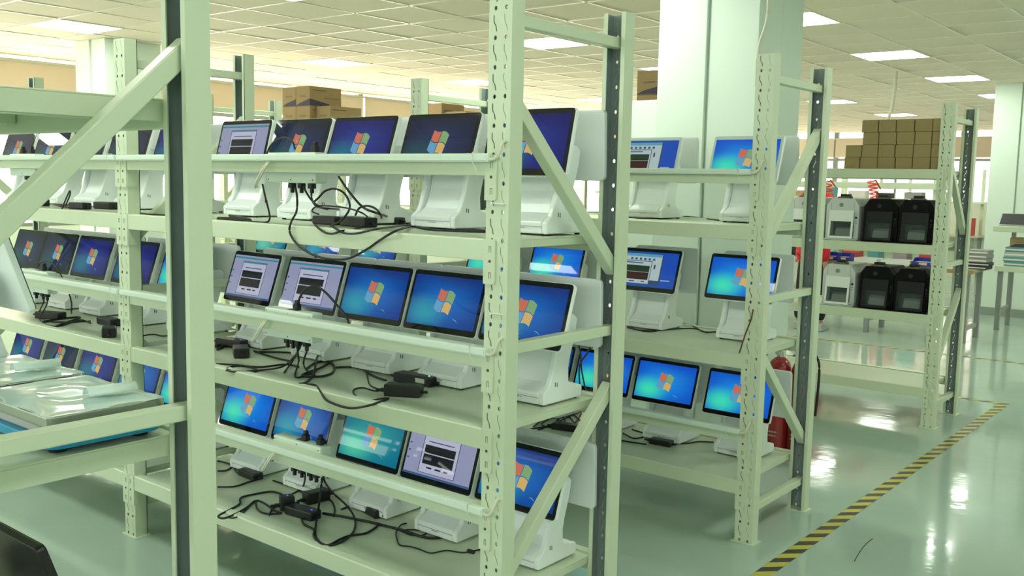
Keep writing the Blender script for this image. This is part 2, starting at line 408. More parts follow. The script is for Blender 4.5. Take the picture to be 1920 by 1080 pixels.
def rack(label, Y0, frames, levels, rails, dirs, depth=.62, lips=.027, group='ivory boltless storage racks'):
    """frames: right-hand x of each upright, from right to left; levels/rails: dict bay index -> list of beam-top heights; dirs: +1 upper brace falls to the rear"""
    e = empty('storage_rack', (frames[0], Y0, 0)); L = Matrix.Translation(-e.location)
    for k, xr in enumerate(frames):
        xc = xr-PW/2
        inst(POST, 'upright', e, L @ T(xc, Y0, 0))
        inst(POST, 'upright', e, L @ T(xc, Y0+depth, 0) @ Rz(math.pi))
        a, b = Y0+.012, Y0+depth-.012
        for z in (1.975, 1.05, .14):
            m = MB(); m.bar((xc, a, z), (xc, b, z), .036, .033); m.build('brace', CREAM, e, L, .003)
        d = dirs[k % len(dirs)]
        for za, zb in ((1.785, 1.245), (.335, .86)):
            z1, z2 = (za, zb) if d > 0 else (zb, za)
            m = MB(); m.bar((xc, a+.01, z1), (xc, b-.01, z2), .038, .040); m.build('brace', CREAM, e, L, .003)
    for k in range(len(frames)-1):
        xl, xr = frames[k+1], frames[k]-PW
        for z, h, deck in [(z, .062, True) for z in levels.get(k, ())]+[(z, .058, False) for z in rails.get(k, ())]:
            inst(beam_mesh(xr-xl, h), 'beam', e, L @ T(xl, Y0-.003, z), .002)
            inst(CONN, 'connector', e, L @ T(xr, Y0-.0005, z))
            inst(CONN, 'connector', e, L @ T(xl, Y0-.0005, z) @ Matrix.Diagonal((-1, 1, 1, 1)))
            if deck:
                inst(beam_mesh(xr-xl, h), 'beam', e, L @ T(xr, Y0+depth+.003, z) @ Rz(math.pi), .002)
                D = depth-.074
                inst(deck_mesh(xr-xl-.012, D, lips), 'shelf_deck', e, L @ T(xl+.006, Y0+.037, z-.006), .002)
                for q in range(4): inst(rib_mesh(D), 'shelf_rib', e, L @ T(xl+(q+.5)*(xr-xl)/4, Y0+.037, z-.010))
    return tag(e, label, 'storage rack', group)
YA, YB, YC = 2.069, 3.761, 6.43
FR = [-1.69, -3.69, -5.69, -7.69, -9.69]
rackA = rack('ivory steel rack in front, two bays full of touchscreen terminals', YA, FR[:3], {0: (1.367, .819, .270), 1: (1.367, .819, .270)}, {0: (1.603, 1.055, .587), 1: (1.603, 1.055, .587)}, [1, -1, 1])
rackB = rack('ivory steel rack behind the front one, before the broad column', YB, FR[:3], {0: (1.367, .819, .270), 1: (1.367, .819, .270)}, {0: (1.598, .497), 1: (1.598, .497)}, [-1, 1, 1])
rackC = rack('far ivory rack holding desktop printers and small brown cartons', YC, FR[:3], {0: (1.66, 1.18, .734, .258), 1: (1.66, 1.18, .734, .258)}, {}, [1, -1, 1], depth=.57)
rackD = rack('ivory rack far left stacked with large cartons', YC, [-7.40, -9.40], {0: (1.66, 1.18, .734, .258)}, {}, [1, -1], depth=.57)
# foreground rack: only its rear right corner is in view
Y0R = 1.128-.62
rack0 = rack('foreground ivory rack at left edge holding weighing scales', Y0R, FR[:2], {0: (1.686, 1.0, .39)}, {}, [-1, 1], lips=.045)
D1, D2, D3 = 1.361, .813, .264

# ------------------------------------------------------------------ touchscreen terminals
TILT = math.atan2(.07, .21)
def wallpaper(name, edge, mid, glow, top, strength=1.0, logo=True):
    m = bpy.data.materials.new(name); m.use_nodes = True; nt = m.node_tree; b = nt.nodes['Principled BSDF']; N = nt.nodes.new; Lk = nt.links.new
    b.inputs['Specular IOR Level'].default_value = .28; b.inputs['Base Color'].default_value = (.008, .008, .01, 1); b.inputs['Roughness'].default_value = .02
    tc = N('ShaderNodeTexCoord')
    def blob(u, v, a, c, lo, hi):
        sub = N('ShaderNodeVectorMath'); sub.operation = 'SUBTRACT'; sub.inputs[1].default_value = (u, v, 0); Lk(tc.outputs['Object'], sub.inputs[0])
        mul = N('ShaderNodeVectorMath'); mul.operation = 'MULTIPLY'; mul.inputs[1].default_value = (1/a, 1/c, 0); Lk(sub.outputs[0], mul.inputs[0])
        ln = N('ShaderNodeVectorMath'); ln.operation = 'LENGTH'; Lk(mul.outputs[0], ln.inputs[0])
        mr = N('ShaderNodeMapRange'); mr.interpolation_type = 'SMOOTHSTEP'; mr.inputs[1].default_value = lo; mr.inputs[2].default_value = hi; mr.inputs[3].default_value = 1; mr.inputs[4].default_value = 0
        Lk(ln.outputs['Value'], mr.inputs[0]); return mr.outputs[0]
    def mix(fac, a, c):
        mx = N('ShaderNodeMix'); mx.data_type = 'RGBA'; Lk(fac, mx.inputs[0])
        for i, q in ((6, a), (7, c)):
            if isinstance(q, tuple): mx.inputs[i].default_value = (*q, 1)
            else: Lk(q, mx.inputs[i])
        return mx.outputs[2]
    c = mix(blob(0, .0, .19, .12, .1, 1.1), edge, mid)
    c = mix(blob(-.085, -.045, .12, .075, .0, 1.15), c, glow)
    c = mix(blob(.06, .13, .25, .10, .2, 1.0), c, top)
    Lk(c, b.inputs['Emission Color']); b.inputs['Emission Strength'].default_value = strength
    return m
WP = [wallpaper('desktop_blue', lin(14, 58, 140), lin(26, 105, 190), lin(45, 155, 178), lin(26, 48, 118), .85),
      wallpaper('desktop_bright', lin(15, 80, 190), lin(25, 130, 215), lin(60, 215, 175), lin(22, 70, 190), 1.0),
      wallpaper('desktop_green', lin(15, 110, 140), lin(30, 150, 150), lin(80, 200, 165), lin(18, 100, 145), .9),
      wallpaper('desktop_indigo', lin(25, 25, 120), lin(45, 60, 165), lin(30, 130, 160), lin(35, 35, 110), .6),
      wallpaper('desktop_dim', lin(35, 40, 75), lin(50, 65, 120), lin(45, 100, 115), lin(50, 50, 70), .45)]  # dim greyed colours stand in for ceiling haze reflected on the glass
def flat(name, rgb, s=.9, rough=.02):
    return mat('screen_'+name, (.01, .01, .01), rough, emit=lin(*rgb), estr=s, spec=.28)
LOGO = [flat('red', (215, 122, 92), .75), flat('green', (138, 182, 125), .75), flat('blue', (105, 172, 212), .75), flat('yellow', (225, 190, 115), .75), flat('gleam', (150, 205, 235), .6)]
UIA = [flat('lavender', (158, 164, 196), .75), flat('window', (196, 198, 222), .75), flat('border', (70, 82, 130), .6), flat('chart', (38, 40, 48), .5), flat('title', (60, 150, 165), .7), flat('button', (20, 20, 26), .5), flat('task', (70, 100, 150), .7)]
UIB = [flat('desk', (28, 80, 185), .8), flat('paper', (185, 205, 205), .75), flat('bar', (90, 170, 200), .75), flat('chart_green', (45, 70, 52), .6), flat('chart_red', (70, 38, 38), .6), flat('icon', (55, 95, 140), .6), flat('edge', (60, 90, 110), .6), flat('chart_line', (200, 205, 205), .6)]
SW, SH = .345, .2214      # front screen
AW, AH = .318, .179       # lit area
def stand_mesh():
    m = MB()
    prof = [(-.137, .006), (.072, .006), (.075, .04), (.068, .046), (-.002, .066), (-.006, .11), (.002, .146), (.029, .225), (.038, .272), (.018, .289), (-.072, .289), (-.088, .24), (-.072, .19), (-.085, .132), (-.100, .086), (-.112, .062), (-.126, .052), (-.139, .042)]
    inner = [(-.137, .006), (.070, .006), (.073, .04), (.066, .046), (-.004, .066), (-.008, .11), (.0, .146), (.027, .225), (.036, .272), (.016, .287), (-.062, .287), (-.070, .24), (-.054, .19), (-.062, .14), (-.076, .10), (-.092, .072), (-.118, .056), (-.139, .044)]
    m.prism(prof, -.105, -.084, 'x'); m.prism(inner, -.084, .084, 'x'); m.prism(prof, .084, .105, 'x')
    return m.mesh('stand', WHITE)
STAND = stand_mesh()
FOOT = MB().lathe([(.009, 0), (.008, .007)], n=10).mesh('foot', RUBBER)
SEAM = MB().box((-.085, -.1405, .029), (.085, -.1375, .0302)).box((-.016, -.1408, .024), (.016, -.1378, .0255)).mesh('seam', mat('seam_grey', (.30, .34, .33), .6))
MARK = MB().box((.1045, -.080, .060), (.1058, -.077, .074)).box((.1045, -.070, .058), (.1058, -.067, .072)).mesh('power_button', DARK)
HOUS = {'w': MB().prism(rrect(SW, SH, .014), -.020, -.0025, 'z').mesh('screen_housing', WHITE), 's': MB().prism(rrect(SW, SH, .014), -.020, -.0025, 'z').mesh('screen_housing', SILVER)}
BEZ = {'b': MB().prism(rrect(SW-.005, SH-.005, .012), -.004, 0, 'z').mesh('bezel', BLACK), 'w': MB().prism(rrect(SW-.004, SH-.004, .012), -.004, 0, 'z').mesh('bezel', mat('pale_bezel', (.55, .66, .62), .25))}
REAR = {'w': MB().prism(rrect(.357, .226, .016), 0, .016, 'z').mesh('customer_display', [mat('display_shell', (.70, .76, .74), .35)]), 'k': MB().prism(rrect(.357, .226, .016), 0, .016, 'z').mesh('customer_display', [BRICK])}
REARG = MB().prism(rrect(.351, .220, .014), -.004, 0, 'z').mesh('display_glass', BLACK)
ARM = MB().box((-.045, .0, .215), (.045, .060, .268)).mesh('display_arm', WHITE)
LIT = MB().add([(-AW/2, -AH/2, 0), (AW/2, -AH/2, 0), (AW/2, AH/2, 0), (-AW/2, AH/2, 0)], [(0, 1, 2, 3)])
LITM = [LIT.mesh('lit_screen', w) for w in WP]
def logo_mesh():
    m = MB(); s = .040
    def pane(u0, u1, v0, v1, mi):
        n = 6; vs = []
        for k in range(n+1):
            u = u0+(u1-u0)*k/n
            w = -.26*u+math.sin(u/s*3.0)*.0055
            bow = .004*math.cos(u/s*1.5)
            for v in (v0, v1): vs.append((u*.92+v*.20, v*.90+w+(bow if abs(v) > .01 else 0)*(1 if v > 0 else -.6), .0006))
        m.add(vs, [(2*k, 2*k+2, 2*k+3, 2*k+1) for k in range(n)], mi)
    g = .0016
    pane(-s, -g, g, s, 0); pane(g, s, g, s, 1); pane(-s, -g, -s, -g, 2); pane(g, s, -s, -g, 3)
    pts = [(.055+.03*math.cos(a), -.088+.03*math.sin(a)) for a in [math.radians(40+k*9) for k in range(7)]]
    vs = []
    for k, (a, b) in enumerate(pts): w = .0012*math.sin(math.pi*k/6)+.0002; vs += [(a, b-w, .0006), (a, b+w, .0006)]
    m.add(vs, [(2*k+2, 2*k, 2*k+1, 2*k+3) for k in range(6)], 4)
    return m.mesh('desktop_logo', LOGO)
LOGOM = logo_mesh()
def quadset(items, mats, name):
    m = MB()
    for k, (u0, v0, u1, v1, mi) in enumerate(items):
        z = .0002*k*0+.0003+.00015*k
        m.add([(u0*AW, v0*AH, z), (u1*AW, v0*AH, z), (u1*AW, v1*AH, z), (u0*AW, v1*AH, z)], [(0, 1, 2, 3)], mi)
    return m.mesh(name, mats)
UIA_M = quadset([(-.5, -.5, .5, .5, 0), (-.5, .42, .5, .46, 4), (-.28, -.42, .27, .36, 2), (-.27, -.41, .26, .32, 1), (-.27, .32, .26, .35, 4), (-.20, .20, .18, .22, 2), (-.24, -.02, .22, .14, 3), (-.24, -.24, .22, -.04, 3),
                 (-.16, -.32, -.08, -.29, 5), (-.03, -.32, .06, -.29, 5), (.10, -.32, .16, -.29, 5), (-.48, .10, -.45, .13, 2), (-.48, -.05, -.45, -.02, 2), (-.48, -.2, -.45, -.17, 2), (-.5, -.5, .5, -.455, 6)], UIA, 'program_window')
UIB_M = quadset([(-.5, -.5, .5, .5, 0), (-.5, -.42, .24, .46, 6), (-.5, -.30, .22, .44, 1), (-.5, .36, .22, .44, 2), (-.34, .26, -.30, .32, 5), (-.26, .26, -.22, .32, 5), (-.18, .26, -.14, .32, 5), (-.10, .26, -.06, .32, 5), (-.02, .26, .02, .32, 5), (.06, .26, .10, .32, 5),
                 (-.5, -.42, .06, .24, 6), (-.5, -.41, .05, .22, 1), (-.40, .16, -.10, .19, 5), (-.5, -.08, .03, .10, 3), (-.5, -.30, .03, -.09, 4), (-.44, -.37, -.38, -.34, 5), (-.30, -.37, -.20, -.34, 5), (-.08, -.37, -.02, -.34, 5), (.10, .02, .13, .14, 6), (.26, -.30, .42, -.27, 7), (-.5, -.5, .5, -.465, 5)], UIB, 'program_window')
MS = T(0, -.115, .295) @ Rx(math.pi/2-TILT)
MR = T(0, .075, .290) @ Rx(math.pi/2+math.radians(3)) @ T(0, 0, -.016)
MR = T(0, .062, .290) @ Rx(-math.pi/2+math.radians(2)) @ T(0, 0, 0)
def terminal(x, y, z, screen, label, group, rz=0., body='w', bezel='b', rear=True, tilt=0.):
    e = empty('touchscreen_terminal', (x, y, z), rz)
    if body == 'k':
        mm = STAND.copy(); mm.materials[0] = BRICK; inst(mm, 'stand', e, None, .004)
    else: inst(STAND, 'stand', e, None, .005, 3)
    for fx in (-.085, .085):
        for fy in (-.115, .055): inst(FOOT, 'foot', e, T(fx, fy, 0))
    inst(SEAM, 'seam', e); inst(MARK, 'power_button', e)
    h = inst(HOUS['w'] if body == 'w' else HOUS['s'], 'screen_housing', e, MS @ Rx(math.radians(tilt)), .003)
    if body == 'k': h.material_slots[0].link = 'OBJECT'; h.material_slots[0].material = BRICK
    bz = inst(BEZ[bezel], 'bezel', h, None, .001)
    if screen is not None:
        if screen == 'A': tag(inst(UIA_M, 'program_window', h, T(0, .002, .0005)), kind='stuff')
        elif screen == 'B': tag(inst(UIB_M, 'program_window', h, T(0, .002, .0005)), kind='stuff')
        else:
            s = inst(LITM[screen], 'lit_screen', h, T(0, .002, .0006)); tag(inst(LOGOM, 'desktop_logo', h, T(.002, .002, .0006)), kind='stuff')
    if rear:
        inst(ARM, 'display_arm', e); r = inst(REAR['w' if body == 'w' else 'k'], 'customer_display', e, MR @ Matrix.Rotation(math.pi, 4, 'X') @ T(0, 0, -.016), .002)
        inst(REARG, 'display_glass', r)
    return tag(e, label, 'terminal', group)
CONT = {0: 'blue desktop', 1: 'bright blue desktop', 2: 'green desktop', 3: 'indigo desktop', 4: 'dim desktop', 'A': 'grey program window', 'B': 'blue program window'}
def place_row(Y, z, units, where, lev):
    """units from right to left: (x centre, screen, optional dict)"""
    for k, u in enumerate(units):
        x, s = u[:2]; kw = u[2] if len(u) > 2 else {}
        tone = 'white' if kw.get('bezel') != 'w' else 'pale-framed'
        terminal(x, Y, z, s, f'{tone} touchscreen terminal with {CONT[s]}, {ORD[k]} from right, {lev} shelf, {where}', f'touchscreen terminals on the {where}', **kw)
YT = YA+.481
place_row(YT, D1, [(-1.92, 3, dict(tilt=5)), (-2.31, 4), (-2.706, 3), (-3.067, 4), (-3.43, 'A', dict(tilt=4))], 'front rack right bay', 'top')
place_row(YT, D2, [(-1.915, 0), (-2.27, 0), (-2.625, 0), (-2.985, 'A'), (-3.365, 'A', dict(rz=math.radians(-3)))], 'front rack right bay', 'middle')
place_row(YT, D3, [(-1.92, 0), (-2.28, 'A'), (-2.634, 2), (-3.04, 0), (-3.406, 1)], 'front rack right bay', 'bottom')
place_row(YT, D1, [(-3.92, 3), (-4.33, 4), (-4.72, 4), (-5.10, 4), (-5.48, 4)], 'front rack left bay', 'top')
place_row(YT, D2, [(-3.89, 1), (-4.295, 3), (-4.70, 3), (-5.06, 4), (-5.40, 4)], 'front rack left bay', 'middle')
place_row(YT, D3, [(-3.90, 1), (-4.28, 0), (-4.68, 3), (-5.07, 4), (-5.45, 3)], 'front rack left bay', 'bottom')
YU = YB+.47
place_row(YU, D1, [(-1.975, 1, dict(bezel='w')), (-2.49, 'B', dict(bezel='w'))], 'second rack right bay', 'top')
place_row(YU, D2, [(-1.965, 1), (-2.465, 'B'), (-3.03, 1), (-3.48, 1)], 'second rack right bay', 'middle')
place_row(YU, D3, [(-1.95, 1), (-2.345, 1), (-2.71, 1), (-3.08, 0)], 'second rack right bay', 'bottom')
place_row(YU, D2, [(-4.40, 0), (-4.92, 0), (-5.46, 2)], 'second rack left bay', 'middle')

# ------------------------------------------------------------------ rails: trunking, cord tails, ties
def trunking(xl, xr, Y, z, label, tail=True):
    e = empty('cable_trunking', (xr, Y, z)); L = Matrix.Translation(-e.location)
    m = MB(); m.box((xl, Y-.018, z-.021), (xr, Y, z+.003)); m.build('trunk_base', PVC, e, L, .0015)
    m = MB(); m.box((xl, Y-.0205, z-.017), (xr-.004, Y-.018, z-.001)); m.build('trunk_lid', PVC, e, L, .001)
    if tail:
        p = smooth_path([(xr-.01, Y-.010, z-.010), (xr+.012, Y-.014, z-.014), (xr+.030, Y-.016, z-.006), (xr+.040, Y-.015, z+.012), (xr+.044, Y-.008, z+.032), (xr+.044, Y+.006, z+.036)])
        m = MB(); m.tube(p, .0048, 7); m.build('cord_tail', CORD, e, L)
    m = MB(); xx = xr-.055
    m.tube([(xx, Y-.022, z+.006), (xx+.002, Y-.0225, z-.024), (xx+.008, Y-.004, z-.050)], .0013, 5); m.tube([(xx, Y-.022, z+.006), (xx, Y+.004, z+.006)], .0013, 5); m.tube([(xx-.002, Y-.022, z+.002), (xx-.014, Y-.030, z+.002)], .0013, 5)
    m.build('zip_tie', mat('tie_white', (.8, .85, .78), .4), e, L)
    return tag(e, label, 'trunking', 'white cable trunking on rails')
for z, w in ((1.603, 'top'), (1.055, 'middle'), (.587, 'bottom')):
    trunking(-3.73, -1.748, YA-.0055, z, f'white cable trunking along {w} rail, front rack right bay')
    trunking(-5.69, -3.745, YA-.0055, z, f'white cable trunking along {w} rail, front rack left bay', False)
for z, w in ((1.598, 'top'), (.497, 'bottom')):
    trunking(-3.73, -1.765, YB-.0055, z, f'white cable trunking along {w} rail, second rack right bay')
for (xa, ya), (xb, yb), w in (((922, 381), (945, 383), 'upper'), ((920, 588), (940, 590), 'lower')):
    a, b = at_y(xa, ya, YA-.006), at_y(xb, yb, YA-.006); e = empty('zip_tie', a); L = Matrix.Translation(-a)
    MB().tube([(a.x, YA+.006, a.z), (a.x, YA-.004, a.z), (b.x, YA-.004, b.z), (b.x, YA+.006, b.z)], .0022, 6).build('tie_strap', MATS['tie_white'], e, L)
    MB().box((a.x-.004, YA-.008, a.z-.003), (a.x+.003, YA-.002, a.z+.003)).build('tie_head', MATS['tie_white'], e, L)
    tag(e, f'{w} white zip tie threaded through front rack upright', 'zip tie', 'zip ties on the upright')
# hub boxes fixed behind the rails
def hub(xc, Y, zt, label, plugs_top, plugs_bot, cord=True):
    e = empty('power_hub', (xc, Y, zt-.1)); L = Matrix.Translation(-e.location)
    m = MB(); m.box((xc-.132, Y, zt-.104), (xc+.132, Y+.05, zt)); m.build('hub_case', PVC, e, L, .006)
    for sx in (-.122, 0, .118):
        for z in (zt-.012, zt-.093):
            m = MB(); m.lathe([(.0025, 0), (.0025, .001)], (0, 0, 0), 8, 0, T(xc+sx, Y+.0002, z) @ Rx(math.pi/2)); m.build('screw', DARK, e, L)
    for sx in plugs_top:
        m = MB(); m.box((xc+sx-.012, Y+.015, zt), (xc+sx+.012, Y+.037, zt+.022)); m.box((xc+sx-.008, Y+.02, zt+.022), (xc+sx+.008, Y+.034, zt+.036)); m.build('plug', RUBBER, e, L, .003)
    for sx in plugs_bot:
        m = MB(); m.box((xc+sx-.010, Y+.013, zt-.122), (xc+sx+.010, Y+.035, zt-.104)); m.box((xc+sx-.005, Y+.018, zt-.138), (xc+sx+.005, Y+.030, zt-.122)); m.build('plug', RUBBER, e, L, .002)
    m = MB(); m.box((xc-.02, Y+.014, zt), (xc+.03, Y+.036, zt+.001)); m.build('socket_label', DARK, e, L)
    if cord:
        p = smooth_path([(xc-.045, Y-.040, zt-.022), (xc-.06, Y-.062, zt-.05), (xc-.085, Y-.068, zt-.085), (xc-.115, Y-.062, zt-.115), (xc-.135, Y-.045, zt-.122)])
        m = MB(); m.tube(p, .0045, 7); m.tube([q+Vector((.008, .002, .002)) for q in p], .0035, 6); m.build('feed_cord', CORD, e, L)
    return tag(e, label, 'power hub', 'white power hubs behind the rails')
YH = YA+.036
hub(-2.69, YH, 1.614, 'white power hub box behind the top rail, front rack right bay', [.10], [-.02, .03, .085])
hub(-2.71, YH, 1.066, 'white power hub box behind the middle rail, front rack right bay', [.02], [-.03, .0, .03, .075])
hub(-2.665, YH, .606, 'white power hub box behind the bottom rail, front rack right bay', [.02, .10], [-.04, .0, .05, .08])
hub(-4.70, YH, 1.614, 'white power hub box behind the top rail, front rack left bay', [-.04, .05], [.0, .06], False)
hub(-4.62, YH, 1.066, 'white power hub box behind the middle rail, front rack left bay', [.05], [-.03, .04, .08], False)

# ------------------------------------------------------------------ adapters and cables
def brick(px, py, z, yaw, size, label, led=None, paper=False, group='black power adapters', leadout=True):
    p = at_z(px, py, z); w, d, h = size
    e = empty('power_adapter', p, math.radians(yaw))
    m = MB(); m.box((-w/2, -d/2, .0), (w/2, d/2, h)); m.build('adapter_case', BRICK, e, None, .005)
    m = MB(); m.box((-w/2-.018, -.008, h*.25), (-w/2, .008, h*.25+.012)); m.box((-w/2-.034, -.005, h*.25+.002), (-w/2-.018, .005, h*.25+.010)); m.build('inlet_plug', RUBBER, e, None, .002)
    m = MB(); m.box((w/2, -.005, h*.3), (w/2+.02, .005, h*.3+.009)); m.build('strain_relief', RUBBER, e, None, .002)
    if led: m = MB(); m.box((w/2-.028, -.003, h), (w/2-.022, .003, h+.001)); m.build('indicator', led, e)
    if paper: m = MB(); m.box((w*.12, -d/2-.001, h*.35), (w*.36, -d/2, h*.8)); m.build('rating_label', mat('paper', (.6, .62, .58), .7), e)
    return tag(e, label, 'power adapter', group)
BS = (.115, .05, .031); BL = (.145, .06, .034)
brick(615, 421, D1, 4, BS, 'black power adapter leftmost on top shelf cable pile')
brick(672, 425, D1, -5, BL, 'black power adapter in the middle of top shelf cable pile')
brick(728, 420, D1, 8, (.12, .06, .028), 'black power adapter right end of top shelf cable pile')
brick(452, 668, D2, -32, (.105, .06, .040), 'black power adapter at front left of middle shelf')
brick(436, 650, D2, 10, BL, 'black power adapter lying behind another, left of middle shelf', LEDB)
brick(780, 719, D2, 4, (.17, .055, .034), 'long black adapter with green light, middle shelf right', LED, True)
brick(757, 742, D2, 28, (.125, .055, .040), 'black power adapter at front right of middle shelf')
brick(470, 895, D3, -4, (.12, .05, .030), 'black power adapter at left of bottom shelf')
brick(568, 968, D3, 6, (.14, .055, .034), 'black power adapter at front of bottom shelf tangle', LEDB)
brick(698, 962, D3, -14, (.14, .055, .034), 'black power adapter near middle of bottom shelf')
brick(593, 940, D3, 80, (.10, .05, .045), 'upright black adapter behind bottom shelf tangle', LEDB)
brick(538, 955, D3, 60, (.055, .045, .055), 'square black plug block left in bottom shelf tangle', LEDB)
brick(1240, 834, D3, 4, (.115, .05, .028), 'black power adapter on bottom shelf of second rack')
brick(200, 392, D1, 0, BL, 'black adapter beside upright on top shelf, front rack left bay')
brick(150, 392, D1, 5, BS, 'black adapter by standing cable loop, front rack left bay')
brick(72, 386, D1, -5, BL, 'black adapter under cable heap, front rack left bay top shelf')
brick(205, 609, D2, -3, BL, 'long black adapter beside upright, left bay middle shelf')
brick(205, 630, D2, -30, (.105, .06, .04), 'small black adapter at shelf edge, left bay middle shelf')
brick(95, 597, D2, 20, BL, 'black adapter in cable heap, left bay middle shelf')

def cable(pts, label, r=.0036, m_=None, group='black cables on the racks'):
    """pts: (px, py, plane, value) -> path resting on a shelf (z) or hanging in a vertical plane (y)"""
    W = []
    for p in pts:
        px, py, pl, val = p
        W.append(at_z(px, py, val+r) if pl == 'z' else at_y(px, py, val))
    e = MB().tube(smooth_path(W, 5), r, 6).build('power_cable', m_ or RUBBER)
    # give the object its own base point
    c = W[0].copy(); e.data.transform(Matrix.Translation(-c)); e.location = c
    return tag(e, label, 'cable', group)
def Z(z, pts): return [(a, b, 'z', z) for a, b in pts]
def Yp(y, pts): return [(a, b, 'y', y) for a, b in pts]
YF = YA-.012
cable(Yp(YA+.058, [(554, 352), (557, 370), (556, 396)])+Yp(YA-.014, [(546, 416), (543, 434), (552, 452), (567, 466), (590, 479), (620, 486), (655, 484), (690, 466), (710, 452), (742, 433)])+Z(D1, [(775, 424), (800, 424)]), 'black cable drooping in a big loop below the top shelf', .004)
cable(Yp(YA+.058, [(569, 350), (575, 362), (585, 376), (600, 388)])+Z(D1+.02, [(625, 396), (648, 404)])+Z(D1, [(680, 414)]), 'black cable from hub middle plug down to top shelf adapters')
cable(Yp(YA+.058, [(584, 352), (585, 375), (596, 388), (620, 391)])+Z(D1+.02, [(655, 394), (684, 402)])+Z(D1, [(690, 409)]), 'black cable from hub right plug down to top shelf adapters')
cable(Yp(YA+.08, [(588, 379), (598, 370), (610, 358), (628, 354), (645, 362), (655, 380), (654, 395), (640, 413)])+Z(D1, [(620, 424)]), 'black cable arching high above the top shelf adapters')
cable(Yp(YA+.10, [(635, 331), (655, 360), (680, 388), (705, 399)])+Z(D1, [(745, 412), (790, 428), (860, 433), (915, 435)]), 'black cable slanting from top rail to shelf right end', .004)
cable(Yp(YA+.13, [(666, 404), (674, 390), (690, 386), (705, 392), (714, 404)])+Z(D1, [(716, 412)]), 'black cable arch over the right of top shelf pile')
cable(Yp(YA+.05, [(598, 402), (585, 396), (592, 388), (610, 386), (650, 390), (680, 400)])+Z(D1, [(695, 412)]), 'thin black cable oval above the top shelf adapters', .0028)
cable(Yp(YA-.012, [(590, 421), (600, 430), (612, 437), (625, 438), (640, 433)])+Z(D1, [(670, 428), (705, 412)]), 'black cable loop sagging over top shelf front edge')
cable(Yp(YA-.012, [(622, 424), (632, 430), (645, 437), (665, 438), (690, 433), (710, 429)])+Z(D1, [(745, 424), (778, 421)]), 'second black cable loop sagging over top shelf edge')
cable(Z(D1, [(690, 420), (720, 405), (745, 398), (765, 407), (790, 420), (830, 428), (880, 431), (915, 433)]), 'black cable wandering along top shelf towards right post')
cable(Yp(YA+.10, [(492, 345), (498, 372), (505, 400), (505, 412)])+Z(D1, [(497, 417), (470, 415), (440, 409), (408, 408)]), 'black cable dropping left of hub to top shelf')
cable(Yp(YA+.02, [(500, 288), (507, 274), (520, 262), (535, 258), (548, 265), (553, 280)]), 'black cable arching over the top rail hub')
cable(Z(D1, [(408, 410), (440, 412), (470, 413), (452, 407), (430, 404)]), 'flat black cable bundle at top shelf left end', .005)
# middle shelf
cable(Yp(YA+.06, [(551, 640), (556, 650), (558, 660)])+Z(D2+.02, [(548, 678)])+Z(D2, [(533, 698)]), 'black cable with drooping plug end, middle shelf')
cable(Yp(YA+.06, [(562, 640), (558, 655)])+Z(D2+.02, [(560, 678)])+Z(D2, [(553, 702), (558, 708), (575, 703), (592, 696)]), 'black cable curling under middle hub')
cable(Yp(YA+.06, [(566, 640), (562, 652)])+Z(D2+.02, [(549, 672), (528, 688)])+Z(D2, [(490, 694), (450, 696), (425, 692), (445, 686), (490, 688), (535, 683), (560, 688)]), 'black cable loop spread left on middle shelf')
cable(Yp(YA+.06, [(579, 640), (576, 656)])+Z(D2+.02, [(569, 680)])+Z(D2, [(575, 694), (590, 704)]), 'short black cable dropping right of middle hub')
cable(Z(D2+.02, [(631, 643), (612, 654), (597, 665), (592, 682)])+Z(D2, [(588, 702), (574, 717), (561, 720)])+Z(D2, [(590, 722), (600, 733)])+Yp(YA-.012, [(612, 750), (640, 762), (665, 765), (700, 758)])+Z(D2, [(728, 747)]), 'thick black cable hanging over middle shelf front edge', .0042)
cable(Z(D2, [(405, 682), (450, 685), (480, 692), (478, 697), (440, 697), (424, 694)]), 'black cable loop at front left of middle shelf')
cable(Z(D2, [(476, 658), (500, 666), (525, 673), (545, 677)]), 'black cable leading from left adapter, middle shelf')
cable(Z(D2, [(478, 660), (545, 661), (570, 668), (610, 671), (650, 662)]), 'black cable passing behind the middle hub drops')
cable(Z(D2, [(574, 692), (590, 681), (612, 677), (626, 686), (624, 698), (606, 705), (580, 706), (566, 704), (580, 697), (600, 690), (622, 677)]), 'coiled black cable knot on middle shelf', .0042)
cable(Z(D2, [(628, 689), (655, 688), (676, 690), (688, 698), (705, 707), (724, 713)]), 'black cable leading to the green-lit adapter')
cable(Z(D2, [(686, 692), (689, 707), (694, 722), (712, 730), (727, 729)]), 'thin black cable curving down behind front adapter', .0028)
cable(Z(D2, [(727, 727), (705, 733), (680, 727), (663, 731), (667, 742), (692, 750), (724, 746)]), 'thin black cable loop left of front adapter', .0028)
cable(Z(D2, [(810, 713), (837, 722), (856, 721), (877, 711), (895, 703), (906, 703)]), 'black cable running from long adapter to right post')
cable(Z(D2, [(876, 711), (880, 720), (893, 722), (908, 719)]), 'black cable loop end beside the right post')
cable(Yp(YA+.07, [(560, 575), (562, 558), (575, 541), (592, 537), (610, 548), (630, 570), (648, 592), (655, 608)]), 'black cable arching above middle rail before the screens', .004)
cable(Z(D2, [(405, 650), (420, 640), (435, 634), (425, 646), (408, 655)]), 'black cable heap left end of middle shelf', .006)
